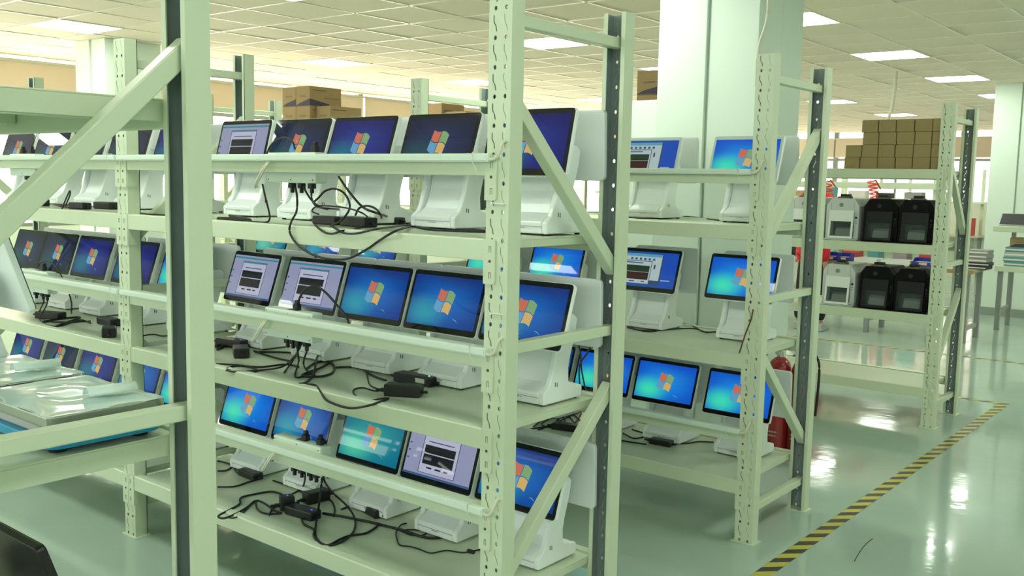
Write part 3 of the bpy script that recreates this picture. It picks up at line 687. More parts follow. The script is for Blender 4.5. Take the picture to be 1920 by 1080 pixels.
# bottom shelf
cable(Z(D3, [(408, 864), (425, 868), (438, 874), (441, 882), (450, 890)]), 'black cable from left to bottom shelf adapter')
cable(Z(D3, [(408, 883), (424, 882), (437, 875), (446, 877)]), 'short black cable branch, bottom shelf left')
cable(Z(D3, [(408, 913), (440, 912), (465, 904), (480, 900)]), 'black cable below the left adapter, bottom shelf')
cable(Z(D3, [(512, 901), (543, 911), (559, 916), (570, 928), (580, 938)]), 'black cable leading from left adapter to upright adapter')
cable(Yp(YA+.06, [(571, 884), (572, 896)])+Z(D3+.02, [(568, 912)])+Z(D3, [(556, 922), (541, 929)]), 'black cable dropping to square plug block')
cable(Z(D3, [(535, 930), (520, 924), (505, 922), (480, 926), (452, 933), (449, 945), (428, 957), (409, 968), (424, 971), (459, 954), (479, 939), (496, 944), (514, 957), (528, 962)]), 'long black cable loop reaching left, bottom shelf', .004)
cable(Z(D3, [(477, 940), (455, 962), (440, 971), (424, 970)]), 'thin black cable strand inside left loop', .0028)
cable(Z(D3, [(479, 941), (483, 955), (498, 963), (527, 963)]), 'black cable short curve left of plug block')
cable(Yp(YA+.06, [(604, 895), (602, 915)])+Z(D3+.03, [(597, 955)])+Z(D3, [(591, 995), (596, 1012), (610, 1022), (630, 1020), (650, 1010), (664, 994), (665, 972)])+Z(D3+.02, [(650, 948), (625, 925)])+Yp(YA+.06, [(610, 905), (606, 893)]), 'big teardrop black cable loop hanging onto bottom shelf', .0042)
cable(Z(D3, [(565, 972), (570, 983), (588, 993), (588, 1005), (600, 1020), (616, 1022), (640, 1010), (658, 1004), (685, 1000), (703, 990), (708, 984)]), 'second black cable loop across bottom shelf front', .0042)
cable(Z(D3, [(605, 962), (640, 968), (670, 974), (703, 981), (750, 993), (770, 999), (787, 1005), (812, 1009), (840, 1005)]), 'thick black cable bundle crossing bottom shelf to right', .0048)
cable(Z(D3, [(762, 981), (752, 984), (743, 997), (744, 1010), (750, 1022), (770, 1025), (787, 1030), (807, 1037), (825, 1034), (840, 1032), (870, 1036), (905, 1029)]), 'thin black cable wandering to right end of bottom shelf', .0026)
cable(Z(D3, [(750, 995), (770, 993), (793, 995), (799, 1000), (790, 1004), (770, 1003), (752, 996)]), 'thin black oval cable loop, bottom shelf right', .0026)
cable(Z(D3, [(640, 955), (665, 945), (690, 933), (715, 938), (735, 936)]), 'black cable looping over right bottom adapter')
cable(Z(D3, [(505, 966), (510, 955), (522, 947), (532, 947)]), 'black cable arc beside square plug block')
cable(Z(D3, [(610, 935), (622, 940), (628, 955), (626, 968)]), 'short black cable arc right of upright adapter')
fb = at_z(883, 1034, D3+.006)
tag(MB().box((-.014, -.006, -.006), (.014, .006, .006)).build('ferrite_bead', RUBBER, None, T(*fb) @ Rz(.2), .002), 'black ferrite bead on thin cable near right post', 'ferrite bead')
# second rack
cable(Z(D1, [(1178, 406), (1200, 409), (1240, 409), (1270, 407), (1290, 406), (1325, 410), (1360, 414), (1400, 416)]), 'black cable along top shelf of second rack')
cable(Z(D2, [(1175, 610), (1200, 619), (1245, 617), (1262, 611), (1280, 607), (1300, 612), (1320, 622), (1345, 622)]), 'black cable across middle shelf of second rack')
cable(Z(D2, [(1176, 614), (1215, 622), (1245, 618), (1300, 616), (1325, 624)]), 'second black cable across middle shelf of second rack', .003)
cable(Z(D3, [(1166, 826), (1185, 829), (1212, 833)]), 'black cable feeding adapter on second rack bottom shelf')
cable(Z(D3, [(1268, 832), (1290, 831), (1310, 828), (1338, 829)]), 'black cable with plug on second rack bottom shelf')
cable(Z(D3, [(1168, 812), (1190, 822), (1212, 815), (1185, 805)]), 'crossed black cable left on second rack bottom shelf')
cable(Z(D3, [(1000, 800), (1020, 785), (1045, 778), (1060, 788), (1040, 800), (1015, 796), (1035, 783), (1070, 776), (1090, 790)]), 'tangled black cable behind front rack end, second rack bottom', .0036)
cable(Z(D3, [(990, 805), (1030, 798), (1065, 782), (1090, 772), (1075, 796), (1050, 802)]), 'second tangled black cable, second rack bottom shelf', .0036)
cable(Z(D3, [(1005, 808), (1040, 792), (1060, 776), (1085, 800), (1100, 785)]), 'third tangled black cable, second rack bottom shelf', .0036)
brick(1062, 806, D3, 15, BL, 'black power adapter beneath tangled cables, second rack bottom shelf')
cable(Yp(YB-.02, [(1412, 580), (1408, 600), (1398, 625), (1390, 650), (1386, 662)]), 'dark red-brown wire down the second rack upright', .003, mat('brown_wire', (.10, .03, .025), .5))
# left bay
cable(Z(D1, [(60, 372), (85, 378), (110, 386), (128, 389)]), 'black cable lying left of loop, left bay top shelf')
cable(Yp(YA+.03, [(116, 392), (124, 372), (131, 358), (131, 366), (123, 385)]), 'standing black cable loop, left bay top shelf', .0035)
cable(Z(D1, [(40, 378), (70, 372), (100, 382), (126, 386)]), 'black cable heap strand, left bay top shelf', .004)
cable(Z(D1, [(255, 398), (285, 402), (325, 404)]), 'thin black cable at left end of right bay top shelf', .0028)
cable(Yp(YA+.06, [(72, 500), (76, 492), (90, 490), (105, 500), (118, 522)]), 'black cable arch above middle rail, left bay', .0035)
cable(Yp(YA+.06, [(80, 545), (82, 565)])+Z(D2, [(72, 592), (90, 602), (130, 604), (170, 602)]), 'black cable falling from hub, left bay middle shelf')
cable(Yp(YA+.06, [(88, 545), (88, 570)])+Z(D2, [(75, 600), (105, 612), (150, 600), (170, 606)]), 'second black cable falling from hub, left bay middle shelf')
cable(Yp(YA+.06, [(130, 552), (134, 568)])+Z(D2, [(134, 588)]), 'short hanging black cable, left bay middle shelf')
cable(Z(D2, [(80, 604), (110, 598), (150, 595), (120, 606), (105, 612)]), 'flat black cable bundle, left bay middle shelf', .005)
cable(Z(D2, [(257, 632), (275, 628), (290, 627), (305, 630), (328, 628)]), 'thin black cable left end of right bay middle shelf', .003)
cable(Z(D2, [(262, 594), (288, 593), (260, 607), (285, 608), (308, 601)]), 'zigzag black cable left end of right bay middle shelf', .003)
# cables hanging behind the last middle shelf terminal
cable(Yp(2.64, [(1080, 630), (1088, 660), (1090, 690), (1096, 722)])+Z(D2, [(1099, 731)]), 'black cable hanging behind the right terminal, middle shelf', .003)
cable(Yp(2.65, [(1115, 632), (1102, 660), (1087, 685), (1087, 722)])+Z(D2, [(1089, 729)]), 'second black cable hanging behind the right terminal', .003)

# ------------------------------------------------------------------ foreground shelf: scales and terminals
ZS = 1.0-.006
STL = mat('steel_plate', (.50, .54, .52), .25, 1.0)
FILM = mat('clear_film', (.60, .78, .74), .10, trans=.0, coat=.5)
BLUE = mat('blue_base', (.01, .30, .55), .35)
GREYP = mat('grey_plastic', (.42, .45, .44), .4)
def scale(xc, yc, label):
    e = empty('weighing_scale', (xc, yc, ZS))
    for fx in (-.125, .125):
        for fy in (-.085, .085): MB().lathe([(.017, 0), (.020, .012), (.020, .014)], (fx, fy, 0), 14).build('foot', RUBBER, e)
    MB().prism(rrect(.332, .240, .03), .012, .032, 'z').build('blue_base', BLUE, e, None, .003)
    MB().prism(rrect(.300, .215, .025), .032, .056, 'z').build('body', GREYP, e, None, .004)
    MB().prism(rrect(.335, .245, .012), .056, .078, 'z').build('weighing_plate', STL, e, None, .003)
    f = MB(); n = 14; w, d = .337, .247; vs = []
    for i in range(n+1):
        for j in range(n+1):
            x, y = -w/2+w*i/n, -d/2+d*j/n; r = math.hypot(x, y*1.2)
            z = .0790+.0004*math.sin(x*40+y*25)*math.cos(y*35)+(.0030 if abs(r-.075) < .010 else 0)
            if i in (0, n) or j in (0, n): z = .0775+.0012*math.sin(i*1.1+j*.9)
            vs.append((x, y, z))
    f.add(vs, [(i*(n+1)+j, (i+1)*(n+1)+j, (i+1)*(n+1)+j+1, i*(n+1)+j+1) for i in range(n) for j in range(n)], 0, True)
    fo = f.build('plastic_film', FILM, e)
    sm = fo.modifiers.new('sub', 'SUBSURF'); sm.levels = 1; sm.render_levels = 2
    c = MB(); n = 10; vs = []
    for i in range(n+1):
        a = math.radians(0+185*i/n)
        for y in (-.048, .052): vs.append((.019*math.cos(a), y, .086+.017*math.sin(a)+.0))
    c.add(vs, [(2*i, 2*i+1, 2*i+3, 2*i+2) for i in range(n)], 0, True)
    co = c.build('curled_paper', mat('curled_paper', (.66, .82, .76), .35), e, T(.075, .050, .0) @ Rz(math.radians(-8)))
    sd = co.modifiers.new('thick', 'SOLIDIFY'); sd.thickness = .0006
    for k in range(6): MB().box((-.001, -.004, 0), (.001, .004, .0006)).build('print_mark', INK, e, T(.068+.002*(k % 2), .015+.012*k, .1005) @ Rz(.3) @ Matrix.Rotation(-.9, 4, 'Y'))
    return tag(e, label, 'scale', 'film-wrapped weighing scales')
scale(-1.948, .950, 'film-wrapped steel weighing scale with blue base, near shelf end')
scale(-2.305, .962, 'film-wrapped steel weighing scale behind the nearer one')
terminal(-2.60, .965, ZS, None, 'pale terminal seen from behind above the scales, left edge', 'foreground terminals', rz=math.pi, rear=False)
p = at_x(85, 1012, -1.90)
terminal(-1.90-SW/2, p.y-.08, .384, None, 'black monitor seen from behind at bottom left corner', 'foreground terminals', rz=math.pi, body='k', rear=False)

# ------------------------------------------------------------------ far rack: printers and cartons
PBK = mat('printer_black', (.005, .005, .006), .5, spec=.12); PWH = mat('printer_white', (.60, .65, .64), .35); PDW = mat('printer_door_white', (.80, .86, .84), .3)
INNER = mat('printer_inside', (.03, .035, .035), .6); KHAKI = mat('khaki_label', (.16, .16, .10), .7)
GLASS = mat('printer_window', (.10, .13, .13), .05, alpha=.22)
def printer(x, y, z, black, label):
    B = PBK if black else PWH; D2_ = mat('printer_door_black', (.018, .020, .022), .4, spec=.2) if black else PDW
    e = empty('desktop_printer', (x, y, z)); w, h, d = .222, .288, .32
    for fx in (-.09, .09):
        for fy in (.02, d-.03): MB().lathe([(.008, 0), (.007, .008)], (fx, fy, 0), 8).build('foot', RUBBER, e)
    # shell: side cheeks, back, top and bottom around an open front bay
    sh = MB(); prof = [(-w/2+.012, .008), (w/2-.012, .008), (w/2, .05), (w/2, h-.05), (w/2-.035, h), (-w/2+.035, h), (-w/2, h-.05), (-w/2, .05)]
    sh.prism(prof, .06, d, 'y'); sh.build('shell', B, e, None, .006)
    fr = MB(); fr.prism([(-w/2, .008), (-w/2+.032, .008), (-w/2+.032, h-.06), (-w/2+.035, h), (-w/2, h-.05)], .0, .06, 'y'); fr.prism([(w/2-.032, .008), (w/2, .008), (w/2, h-.05), (w/2-.035, h), (w/2-.032, h-.06)], .0, .06, 'y')
    fr.prism([(-w/2+.032, h-.10), (w/2-.032, h-.10), (w/2-.034, h), (-w/2+.034, h)], .0, .06, 'y'); fr.box((-w/2, -.030, .008), (w/2, .06, .018)); fr.box((-w/2, -.004, .018), (w/2, .06, .032)); fr.build('front_frame', B, e, None, .004)
    MB().box((-w/2+.033, .056, .034), (w/2-.033, .0595, h-.101)).build('inner_back', INNER, e)
    MB().prism([(.012, .032), (.054, .032), (.054, .095), (.03, .08)], -.052, .062, 'x').build('paper_tray', mat('tray_grey', (.34, .40, .38), .4), e, None, .002)
    MB().bar((-.06, .03, .165), (.065, .03, .15), .01, .008, (0, 1, 0)).build('guide_bar', STEEL, e)
    dr = MB(); Md = T(0, -.026, .018) @ Rx(math.radians(-7)); W, Hh = .083, .190
    for a, b in (((-W, 0), (W, .016)), ((-W, Hh-.075), (W, Hh)), ((-W, .016), (-W+.014, Hh-.075)), ((W-.014, .016), (W, Hh-.075))): dr.box((a[0], -.012, a[1]), (b[0], 0, b[1]), 0, Md)
    dob = dr.build('door', D2_, e, None, .002)
    MB().box((-W+.014, -.007, .016), (W-.014, -.005, Hh-.075), 0, Md).build('door_window', GLASS, dob)
    MB().box((-.05, .03, h), (.03, .10, h+.012)).build('top_slot', KHAKI, e, None, .003)
    MB().box((-.035, .035, h+.012), (.025, .09, h+.028)).build('top_handle', RUBBER, e, None, .004)
    MB().lathe([(.014, 0), (.014, .0015)], (0, 0, 0), 20, 0, T(-.01, -.0005, h-.045) @ Rx(math.pi/2)).build('badge', mat('badge_grey', (.25, .26, .26), .4, .3) if not black else BRICK, e)
    MB().lathe([(.008, 0), (.008, .002)], (0, 0, 0), 14, 0, T(w/2-.017, -.0005, .16) @ Rx(math.pi/2)).build('power_button', RUBBER, e)
    for q in (.135, .12): MB().box((w/2-.023, -.001, q), (w/2-.011, .001, q+.003)).build('status_mark', DARK, e)
    return tag(e, label, 'printer', 'desktop printers on the far rack')
for z, lev, zz_ in ((1.18-.006, 'upper', 0), (.734-.006, 'lower', 1)):
    printer(-2.37, YC+.03, z, False, f'white desktop printer at left of {lev} far rack shelf')
    printer(-2.118, YC+.03, z, True, f'black desktop printer in middle of {lev} far rack shelf')
    printer(-1.892, YC+.03, z, True, f'black desktop printer at right of {lev} far rack shelf')
printer(-2.64, YC+.05, 1.174, False, 'white desktop printer mostly hidden behind second rack upright')
printer(-2.98, YC+.05, 1.174, False, 'white desktop printer glimpsed between the two front racks')
bx_me = {}
def small_box(x, y, z, w, label):
    if round(w, 3) not in bx_me:
        m = MB().box((0, 0, 0), (w-.003, .10, .081)); bx_me[round(w, 3)] = m.mesh('small_carton', KRAFT2)
    e = empty('small_carton', (x, y, z)); inst(bx_me[round(w, 3)], 'carton_body', e, None, .004)
    MB().box((.0, .048, .081), (w-.003, .052, .0813)).build('lid_seam', INK2, e)
    return tag(e, label, 'carton', 'small brown cartons on the far rack')
rows = [[-2.385, -2.279, -2.163, -2.049, -1.94, -1.83], [-2.38, -2.27, -2.163, -2.055, -1.94, -1.83], [-2.27, -2.163, -2.049, -1.935, -1.83], [-2.28, -2.171, -2.057, -1.942, -1.83]]
for r, xs in enumerate(rows):
    for k, x in enumerate(xs):
        wn = (xs[k+1]-x) if k+1 < len(xs) else .108
        small_box(x, YC+.045+random.uniform(0, .006), 1.654+r*.0815, wn-.001, f'small plain brown carton, {ORD[k]} from left in {ORD[r]} layer from bottom')
# printed cartons
def carton(x, y, z, w, d, h, label, rz=0.):
    e = empty('printed_carton', (x, y, z), rz)
    MB().box((-w, 0, 0), (0, d, h-.002)).build('carton_body', KRAFT, e, None, .003)
    f = MB(); f.prism([(-w, .004), (0, .004), (0, h*.36), (-w*.75, .03)][::1], -.0012, -.0002, 'y'); f.prism([(.0002, .0), (.0012, .0), (.0012, d*.62), (.0002, d*.62)], .004, .03, 'z')
    f.add([(.0012, 0, .03), (.0012, d*.6, .03), (.0012, 0, h*.36)], [(0, 1, 2)]); f.build('printed_band', INK, e)
    g = MB()
    for k in range(2): g.box((-w*.75, -.0012, h*(.52-.05*k)), (-w*.25, -.0002, h*(.54-.05*k)))
    g.box((.0002, d*.08, h*.78), (.0012, d*.5, h*.82)); g.box((.0002, d*.45, h*.42), (.0012, d*.9, h*.45)); g.build('printed_text_lines', INK2, e)
    return tag(e, label, 'carton', 'large printed cartons')
z0 = 1.654
for r in range(4):
    for k, (x, y) in enumerate(((-8.17, 6.47), (-7.945, 6.47), (-7.72, 6.55))):
        if r == 3 and k == 2: continue
        carton(x, y, z0+r*.203, .222, .42, .203, f'printed brown carton, {ORD[k]} from left, {ORD[r]} layer, far left rack')
for r in range(4): carton(-3.845, 6.52, 1.654+r*.187, .20, .36, .187, f'printed brown carton, {ORD[r]} from bottom of stack beside broad column', math.radians(8))
for k, (px, py, w) in enumerate(((790, 222, .22), (812, 193, .25), (850, 208, .32))):
    q = at_y(px, py, 8.5)
    carton(q.x+w/2, 8.5+.02*k, 1.98, w, .4, q.z-1.98, f'brown carton {["left", "middle", "right"][k]} of three behind the second rack')
tag(MB().box((-8.3, 8.35, 0), (-6.7, 9.1, 1.98)).build('storage_cabinet', WALLP, None, None, .01), 'pale cabinet carrying three cartons behind second rack', 'cabinet')

# ------------------------------------------------------------------ fire extinguisher
RED = mat('extinguisher_red', (.36, .02, .022), .28, coat=.4)
def extinguisher(x, y, turn, label):
    e = empty('fire_extinguisher', (x, y, 0), turn)
    MB().lathe([(.050, 0), (.064, .010), (.066, .025), (.066, .49), (.063, .525), (.052, .555), (.032, .575), (.020, .582)], n=28).build('cylinder', RED, e)
    MB().lathe([(.018, .58), (.018, .605), (.013, .615), (.013, .628)], n=14).build('valve', mat('valve_metal', (.45, .46, .42), .3, .8), e)
    MB().bar((0, -.02, .640), (.0, .10, .655), .018, .007).build('handle', RED, e, None, .002)
    MB().bar((0, -.02, .625), (.0, .09, .612), .016, .006).build('lever', RUBBER, e, None, .002)
    MB().lathe([(.013, 0), (.013, .010)], (0, 0, 0), 14, 0, T(-.008, -.018, .605) @ Rx(math.pi/2)).build('pressure_gauge', mat('gauge', (.55, .58, .5), .3), e)
    MB().tube(smooth_path([(-.012, 0, .61), (-.05, -.02, .62), (-.078, -.03, .57), (-.082, -.03, .45), (-.080, -.02, .28)]), .007, 8).build('hose', RUBBER, e)
    t = MB()
    for k in range(2):
        for q in range(9):
            a = math.radians(240-turn*57.3+q*6)
            M = T(.0663*math.cos(a), .0663*math.sin(a), .16-.022*k) @ Rz(a-math.pi/2); t.box((-.0024, -.0002, 0), (.0024, .0004, .010 if q % 2 else .007), 0, M)
    tag(t.build('printed_text', mat('white_print', (.6, .5, .45), .6), e), kind='stuff')
    return tag(e, label, 'fire extinguisher', 'fire extinguishers behind second rack')
extinguisher(-2.175, 5.10, 0., 'red fire extinguisher nearest the broad column, behind second rack')
extinguisher(-2.038, 5.10, math.pi*.9, 'red fire extinguisher farther from column, behind second rack upright')

# ------------------------------------------------------------------ workbenches in the background
WOODT = mat('bench_top', (.42, .40, .30), .5); WOODE = mat('bench_edge', (.33, .24, .10), .6)
e = empty('workbench', (-4.4, 10.6, 0)); L = Matrix.Translation(-e.location)
MB().box((-7.4, 10.25, .715), (-2.42, 10.98, .745)).build('bench_top', WOODT, e, L, .003)
MB().box((-7.4, 10.245, .705), (-2.42, 10.25, .745)).build('edge_strip', WOODE, e, L)
for X in (-2.5, -3.47, -4.6, -5.8, -7.0):
    for Yq in (10.32, 10.82): MB().box((X-.025, Yq, 0), (X+.025, Yq+.05, .705)).build('leg', STEEL, e, L, .003)
    MB().box((X-.015, 10.37, .12), (X+.015, 10.82, .16)).build('stretcher', STEEL, e, L)
for X in (-3.0, -4.6, -6.2): MB().box((X-.03, 10.88, .745), (X+.03, 10.94, 1.95)).build('upright', CREAM, e, L, .003)
MB().box((-7.2, 10.84, 1.53), (-2.95, 10.90, 1.60)).build('overhead_rail', CREAM, e, L, .003)
MB().box((-7.2, 10.60, 1.40), (-2.95, 10.96, 1.43)).build('overhead_shelf', CREAM, e, L, .003)
tag(e, 'long grey-legged workbench with cream overhead rail beyond far rack', 'workbench')
BIN = mat('blue_bin', (.02, .03, .30), .4)
def part_bin(x, y, z, w, m_, label):
    e = empty('parts_bin', (x, y, z)); b = MB(); h = .085; t = .004
    b.box((0, 0, 0), (w, .16, t)); b.prism([(0, t), (.16, t), (.16, h), (.05, h), (0, h*.6)], 0, t, 'x'); b.prism([(0, t), (.16, t), (.16, h), (.05, h), (0, h*.6)], w-t, w, 'x'); b.box((t, .156, t), (w-t, .16, h)); b.box((t, 0, t), (w-t, t, h*.55)); b.build('bin_body', m_, e, None, .002)
    MB().box((w*.3, -.002, .015), (w*.7, 0, .04)).build('bin_label', mat('bin_card', (.6, .5, .4), .7), e)
    MB().box((.008, .01, .005), (w-.008, .14, .045)).build('bin_contents', mat('bin_parts', (.5, .45, .4), .8), e, None, .004)
    return tag(e, label, 'parts bin', 'open parts bins on the bench')
part_bin(-3.93, 10.28, .745, .12, BIN, 'small blue parts bin, left of pair on workbench')
part_bin(-3.80, 10.28, .745, .13, BIN, 'small blue parts bin, right of pair on workbench')
part_bin(-3.02, 10.3, .745, .2, BIN, 'dark blue parts bin near right end of workbench')
WIRE = mat('white_tray', (.68, .72, .68), .5)
for k, (x, w) in enumerate(((-3.62, .24), (-3.34, .30))):
    e = empty('white_tray', (x, 10.28, .745)); b = MB(); b.box((0, 0, 0), (w, .2, .006)); b.box((0, 0, .006), (w, .006, .05)); b.box((0, .194, .006), (w, .2, .05)); b.box((0, .006, .006), (.006, .194, .05)); b.box((w-.006, .006, .006), (w, .194, .05)); b.build('tray_body', WIRE, e, None, .002)
    MB().box((.02, .02, .006), (w-.02, .18, .035)).build('tray_contents', mat('tray_parts', (.36, .34, .28), .8, var=.5, vscale=60), e, None, .006)
    tag(e, f'shallow white tray of parts, {"left" if k == 0 else "right"} one on workbench', 'tray', 'white trays')
CLUT = [mat('clutter_'+n, c, .7) for n, c in (('tan', (.45, .33, .18)), ('grey', (.3, .3, .28)), ('white', (.7, .7, .66)), ('red', (.55, .06, .04)), ('dark', (.04, .04, .045)), ('teal', (.10, .35, .36)))]
random.seed(11)
for k in range(14):
    x = -3.05-.27*k; w = random.uniform(.1, .2); h = random.uniform(.06, .22); c = random.choice(CLUT)
    e = empty('component_box', (x, 10.70, .745)); MB().box((0, -.1, 0), (w, .1, h)).build('box_body', c, e, None, .004); MB().box((0, -.1, h), (w, .1, h+.008)).build('box_lid', c, e, None, .002)
    tag(e, f'small component box, {ORD[k] if k < 12 else "thirteenth" if k == 12 else "fourteenth"} from right on workbench back', 'box', 'component boxes on bench')
for k in range(12):
    x = -3.05-.3*k; w = random.uniform(.08, .22); h = random.uniform(.05, .10); c = random.choice(CLUT)
    e = empty('component_box', (x-.2, 10.70, 1.43)); MB().box((0, -.07, 0), (w, .07, h)).build('box_body', c, e, None, .004); MB().box((0, -.07, h), (w, .07, h+.005)).build('box_lid', c, e, None, .002)
    tag(e, f'small box, {ORD[k]} from right on workbench overhead shelf', 'box', 'component boxes on overhead shelf')
for bi, (Yb, xa, xb) in enumerate(((14.3, -9.4, -3.9), (18.2, -9.4, -4.2))):  # benches and boxes added as dark blockers of window reflections on the floor
    e = empty('workbench', ((xa+xb)/2, Yb, 0)); L = Matrix.Translation(-e.location)
    MB().box((xa, Yb-.35, .715), (xb, Yb+.35, .745)).build('bench_top', WOODT, e, L, .003)
    MB().box((xa, Yb+.28, .05), (xb, Yb+.30, .715)).build('modesty_panel', WALLP, e, L)
    for q in range(5):
        X = xa+.1+(xb-xa-.2)*q/4
        for Yq in (Yb-.3, Yb+.22): MB().box((X-.025, Yq, 0), (X+.025, Yq+.05, .715)).build('leg', STEEL, e, L, .003)
        MB().box((X-.025, Yb+.25, .745), (X+.025, Yb+.30, 1.9)).build('upright', CREAM, e, L, .003)
    MB().box((xa, Yb, 1.30), (xb, Yb+.35, 1.33)).build('overhead_shelf', CREAM, e, L, .003)
    tag(e, f'{["nearer", "farther"][bi]} of two workbenches added beyond the first to block window reflections', 'workbench')
    for q in range(12):
        w = random.uniform(.15, .34); h = random.uniform(.12, .42); c = random.choice(CLUT); X = xb-.4-.4*q
        e = empty('component_box', (X, Yb, .745)); MB().box((0, -.15, 0), (w, .15, h)).build('box_body', c, e, None, .004); MB().box((0, -.15, h), (w, .15, h+.01)).build('box_lid', c, e, None, .002)
        tag(e, f'box, {ORD[q]} from right, added with the {["nearer", "farther"][bi]} distant workbench', 'box', f'added boxes on {["nearer", "farther"][bi]} distant bench')
# red coiled air hoses
HOSE = mat('red_hose', (.75, .07, .05), .4)
for k, (px, n, nm) in enumerate(((1637, 5, 'coiled red air hose hanging above far workbench'), (1553, 4, 'coiled red air hose behind white far rack printer'))):
    a = at_y(px-3, 338, 10.45); b = at_y(px+4, 374, 10.45); pts = []
    for q in range(n*10+1):
        t = q/(n*10); ang = 2*math.pi*n*t; c = a.lerp(b, t); pts.append(c+Vector((.045*math.cos(ang), .03*math.sin(ang), 0)))
    pts = [Vector((a.x, 10.75, 1.53))]+pts
    h = MB().tube(pts, .009, 6).build('air_hose', HOSE); h.data.transform(Matrix.Translation(-pts[0])); h.location = pts[0]
    tag(h, nm, 'air hose', 'coiled air hoses')
# right bench with piles
e = empty('work_table', (-1.6, 11.9, 0)); L = Matrix.Translation(-e.location)
MB().box((-2.52, 11.55, .655), (-.6, 12.25, .715)).build('table_top', CREAM, e, L, .004)
MB().box((-2.58, 11.62, 1.085), (-.6, 12.2, 1.147)).build('upper_shelf', CREAM, e, L, .004)
for X in (-2.47, -.68):
    for Yq in (11.6, 12.12): MB().box((X-.025, Yq, 0), (X+.025, Yq+.05, .655)).build('leg', STEEL, e, L, .003)
    MB().box((X-.02, 12.12, .715), (X+.02, 12.17, 1.085)).build('post', STEEL, e, L, .003)
    MB().box((X-.015, 11.65, .20), (X+.015, 12.12, .24)).build('stretcher', STEEL, e, L)
tag(e, 'cream-topped table with upper shelf at right edge', 'table')
def pile(name, X, Y, z, w, d, layers, cat, label_f, group):
    for k, (h, m_) in enumerate(layers):
        e = empty(name, (X+random.uniform(-.01, .01), Y, z), random.uniform(-.06, .06))
        MB().box((-w/2, -d/2, 0), (w/2, d/2, h-.002)).build('slab_body', m_, e, None, .004)
        MB().box((-w/2+.004, -d/2-.001, h*.3), (w/2-.004, -d/2, h*.6)).build('slab_edge', CLUT[2], e)
        tag(e, label_f(ORD[k]), cat, group); z += h
FILMT = mat('teal_film', (.12, .33, .33), .25); FILMW = mat('grey_film', (.40, .46, .44), .25)
pile('grey_panel', -2.44, 10.55, .745, .20, .24, [(.035, CLUT[4]), (.035, CLUT[4]), (.04, CLUT[1]), (.04, CLUT[1]), (.045, CLUT[1])], 'panel', lambda o: f'grey panel, {o} from bottom of pile on right bench end', 'grey panels pile')
pile('film_wrapped_sheet', -2.30, 11.8, .715, .30, .35, [(.05, FILMT), (.05, FILMT), (.06, FILMW), (.05, FILMT)], 'sheet', lambda o: f'film-wrapped teal sheet, {o} from bottom of pile on table', 'film-wrapped sheets')
pile('wrapped_tablet', -1.92, 11.85, .715, .38, .35, [(.07, FILMW), (.05, CLUT[4]), (.06, mat('blue_film', (.03, .22, .42), .3)), (.05, CLUT[4]), (.04, CLUT[4])], 'panel', lambda o: f'dark wrapped tablet, {o} from bottom of pile at right edge', 'wrapped tablets')
carton(-2.20, 11.72, .925, .22, .2, .10, 'small brown carton on top of film-wrapped sheets')
pile('display_panel', -2.0, 11.9, 1.147, .55, .3, [(.03, FILMW), (.025, mat('brown_panel', (.16, .06, .035), .4)), (.02, CLUT[4])], 'panel', lambda o: f'flat display panel, {o} from bottom on upper shelf', 'display panels')
e = empty('wrapped_monitor', (-2.42, 11.85, 1.147)); MB().box((-.16, -.012, 0), (.16, .012, .20), 0, Rx(math.radians(-50))).build('monitor_body', FILMW, e, None, .004); MB().box((-.15, -.014, .01), (.15, -.012, .19), 0, Rx(math.radians(-50))).build('monitor_face', CLUT[4], e)
tag(e, 'film-wrapped monitor leaning flat on table upper shelf', 'monitor')
# hanging cable over the far aisle and the cable beside the column
tag(MB().tube(smooth_path([(-3.561, 11.1, 2.83), (-3.565, 11.1, 2.70), (-3.572, 11.1, 2.58), (-3.585, 11.1, 2.45), (-3.61, 11.1, 2.34), (-3.64, 11.1, 2.2), (-3.62, 11.0, 1.60)]), .018, 8).build('ceiling_conduit', mat('conduit_white', (.62, .62, .50), .5)), 'cream flexible conduit hanging from ceiling near far bench', 'conduit')
tag(MB().tube(smooth_path([(-2.22, 4.80, 2.83), (-2.212, 4.80, 2.5), (-2.217, 4.80, 2.38), (-2.245, 4.78, 2.243), (-2.25, 4.78, 2.05)]), .008, 6).build('ceiling_cable', CORD), 'cream cable hanging beside the broad column corner', 'cable')

# ------------------------------------------------------------------ person at the far bench
SKIN = mat('skin', (.45, .27, .19), .5); SHIRT = mat('red_shirt', (.60, .012, .018), .75); TROU = mat('black_trousers', (.012, .012, .014), .8); HAIR = mat('black_hair', (.015, .012, .01), .6); SHOE = mat('grey_shoe', (.40, .42, .38), .5)
def skin_figure(name, verts, edges, radii, m_, parent, M=None):
    me = bpy.data.meshes.new(name); me.from_pydata(verts, edges, []); me.materials.append(m_)
    o = inst(me, name, parent, M)
    sk = o.modifiers.new('skin', 'SKIN'); sk.use_smooth_shade = True
    for v, r in zip(me.skin_vertices[0].data, radii): v.radius = (r if isinstance(r, tuple) else (r, r))
    me.skin_vertices[0].data[0].use_root = True
    sb = o.modifiers.new('sub', 'SUBSURF'); sb.levels = 1; sb.render_levels = 2
    return o
pe = empty('person', (-3.97, 10.02, 0))
V = [(0, 0, .93), (0, .0, 1.10), (0, .0, 1.30), (0, .01, 1.42), (0, .02, 1.50),
     (-.17, .0, 1.38), (-.22, .05, 1.12), (-.17, .24, .98), (.17, .0, 1.38), (.22, .05, 1.12), (.17, .24, .98),
     (-.09, 0, .86), (-.10, .01, .48), (-.11, -.01, .09), (-.11, .10, .04), (.09, 0, .86), (.10, .01, .48), (.11, -.01, .09), (.11, .10, .04)]
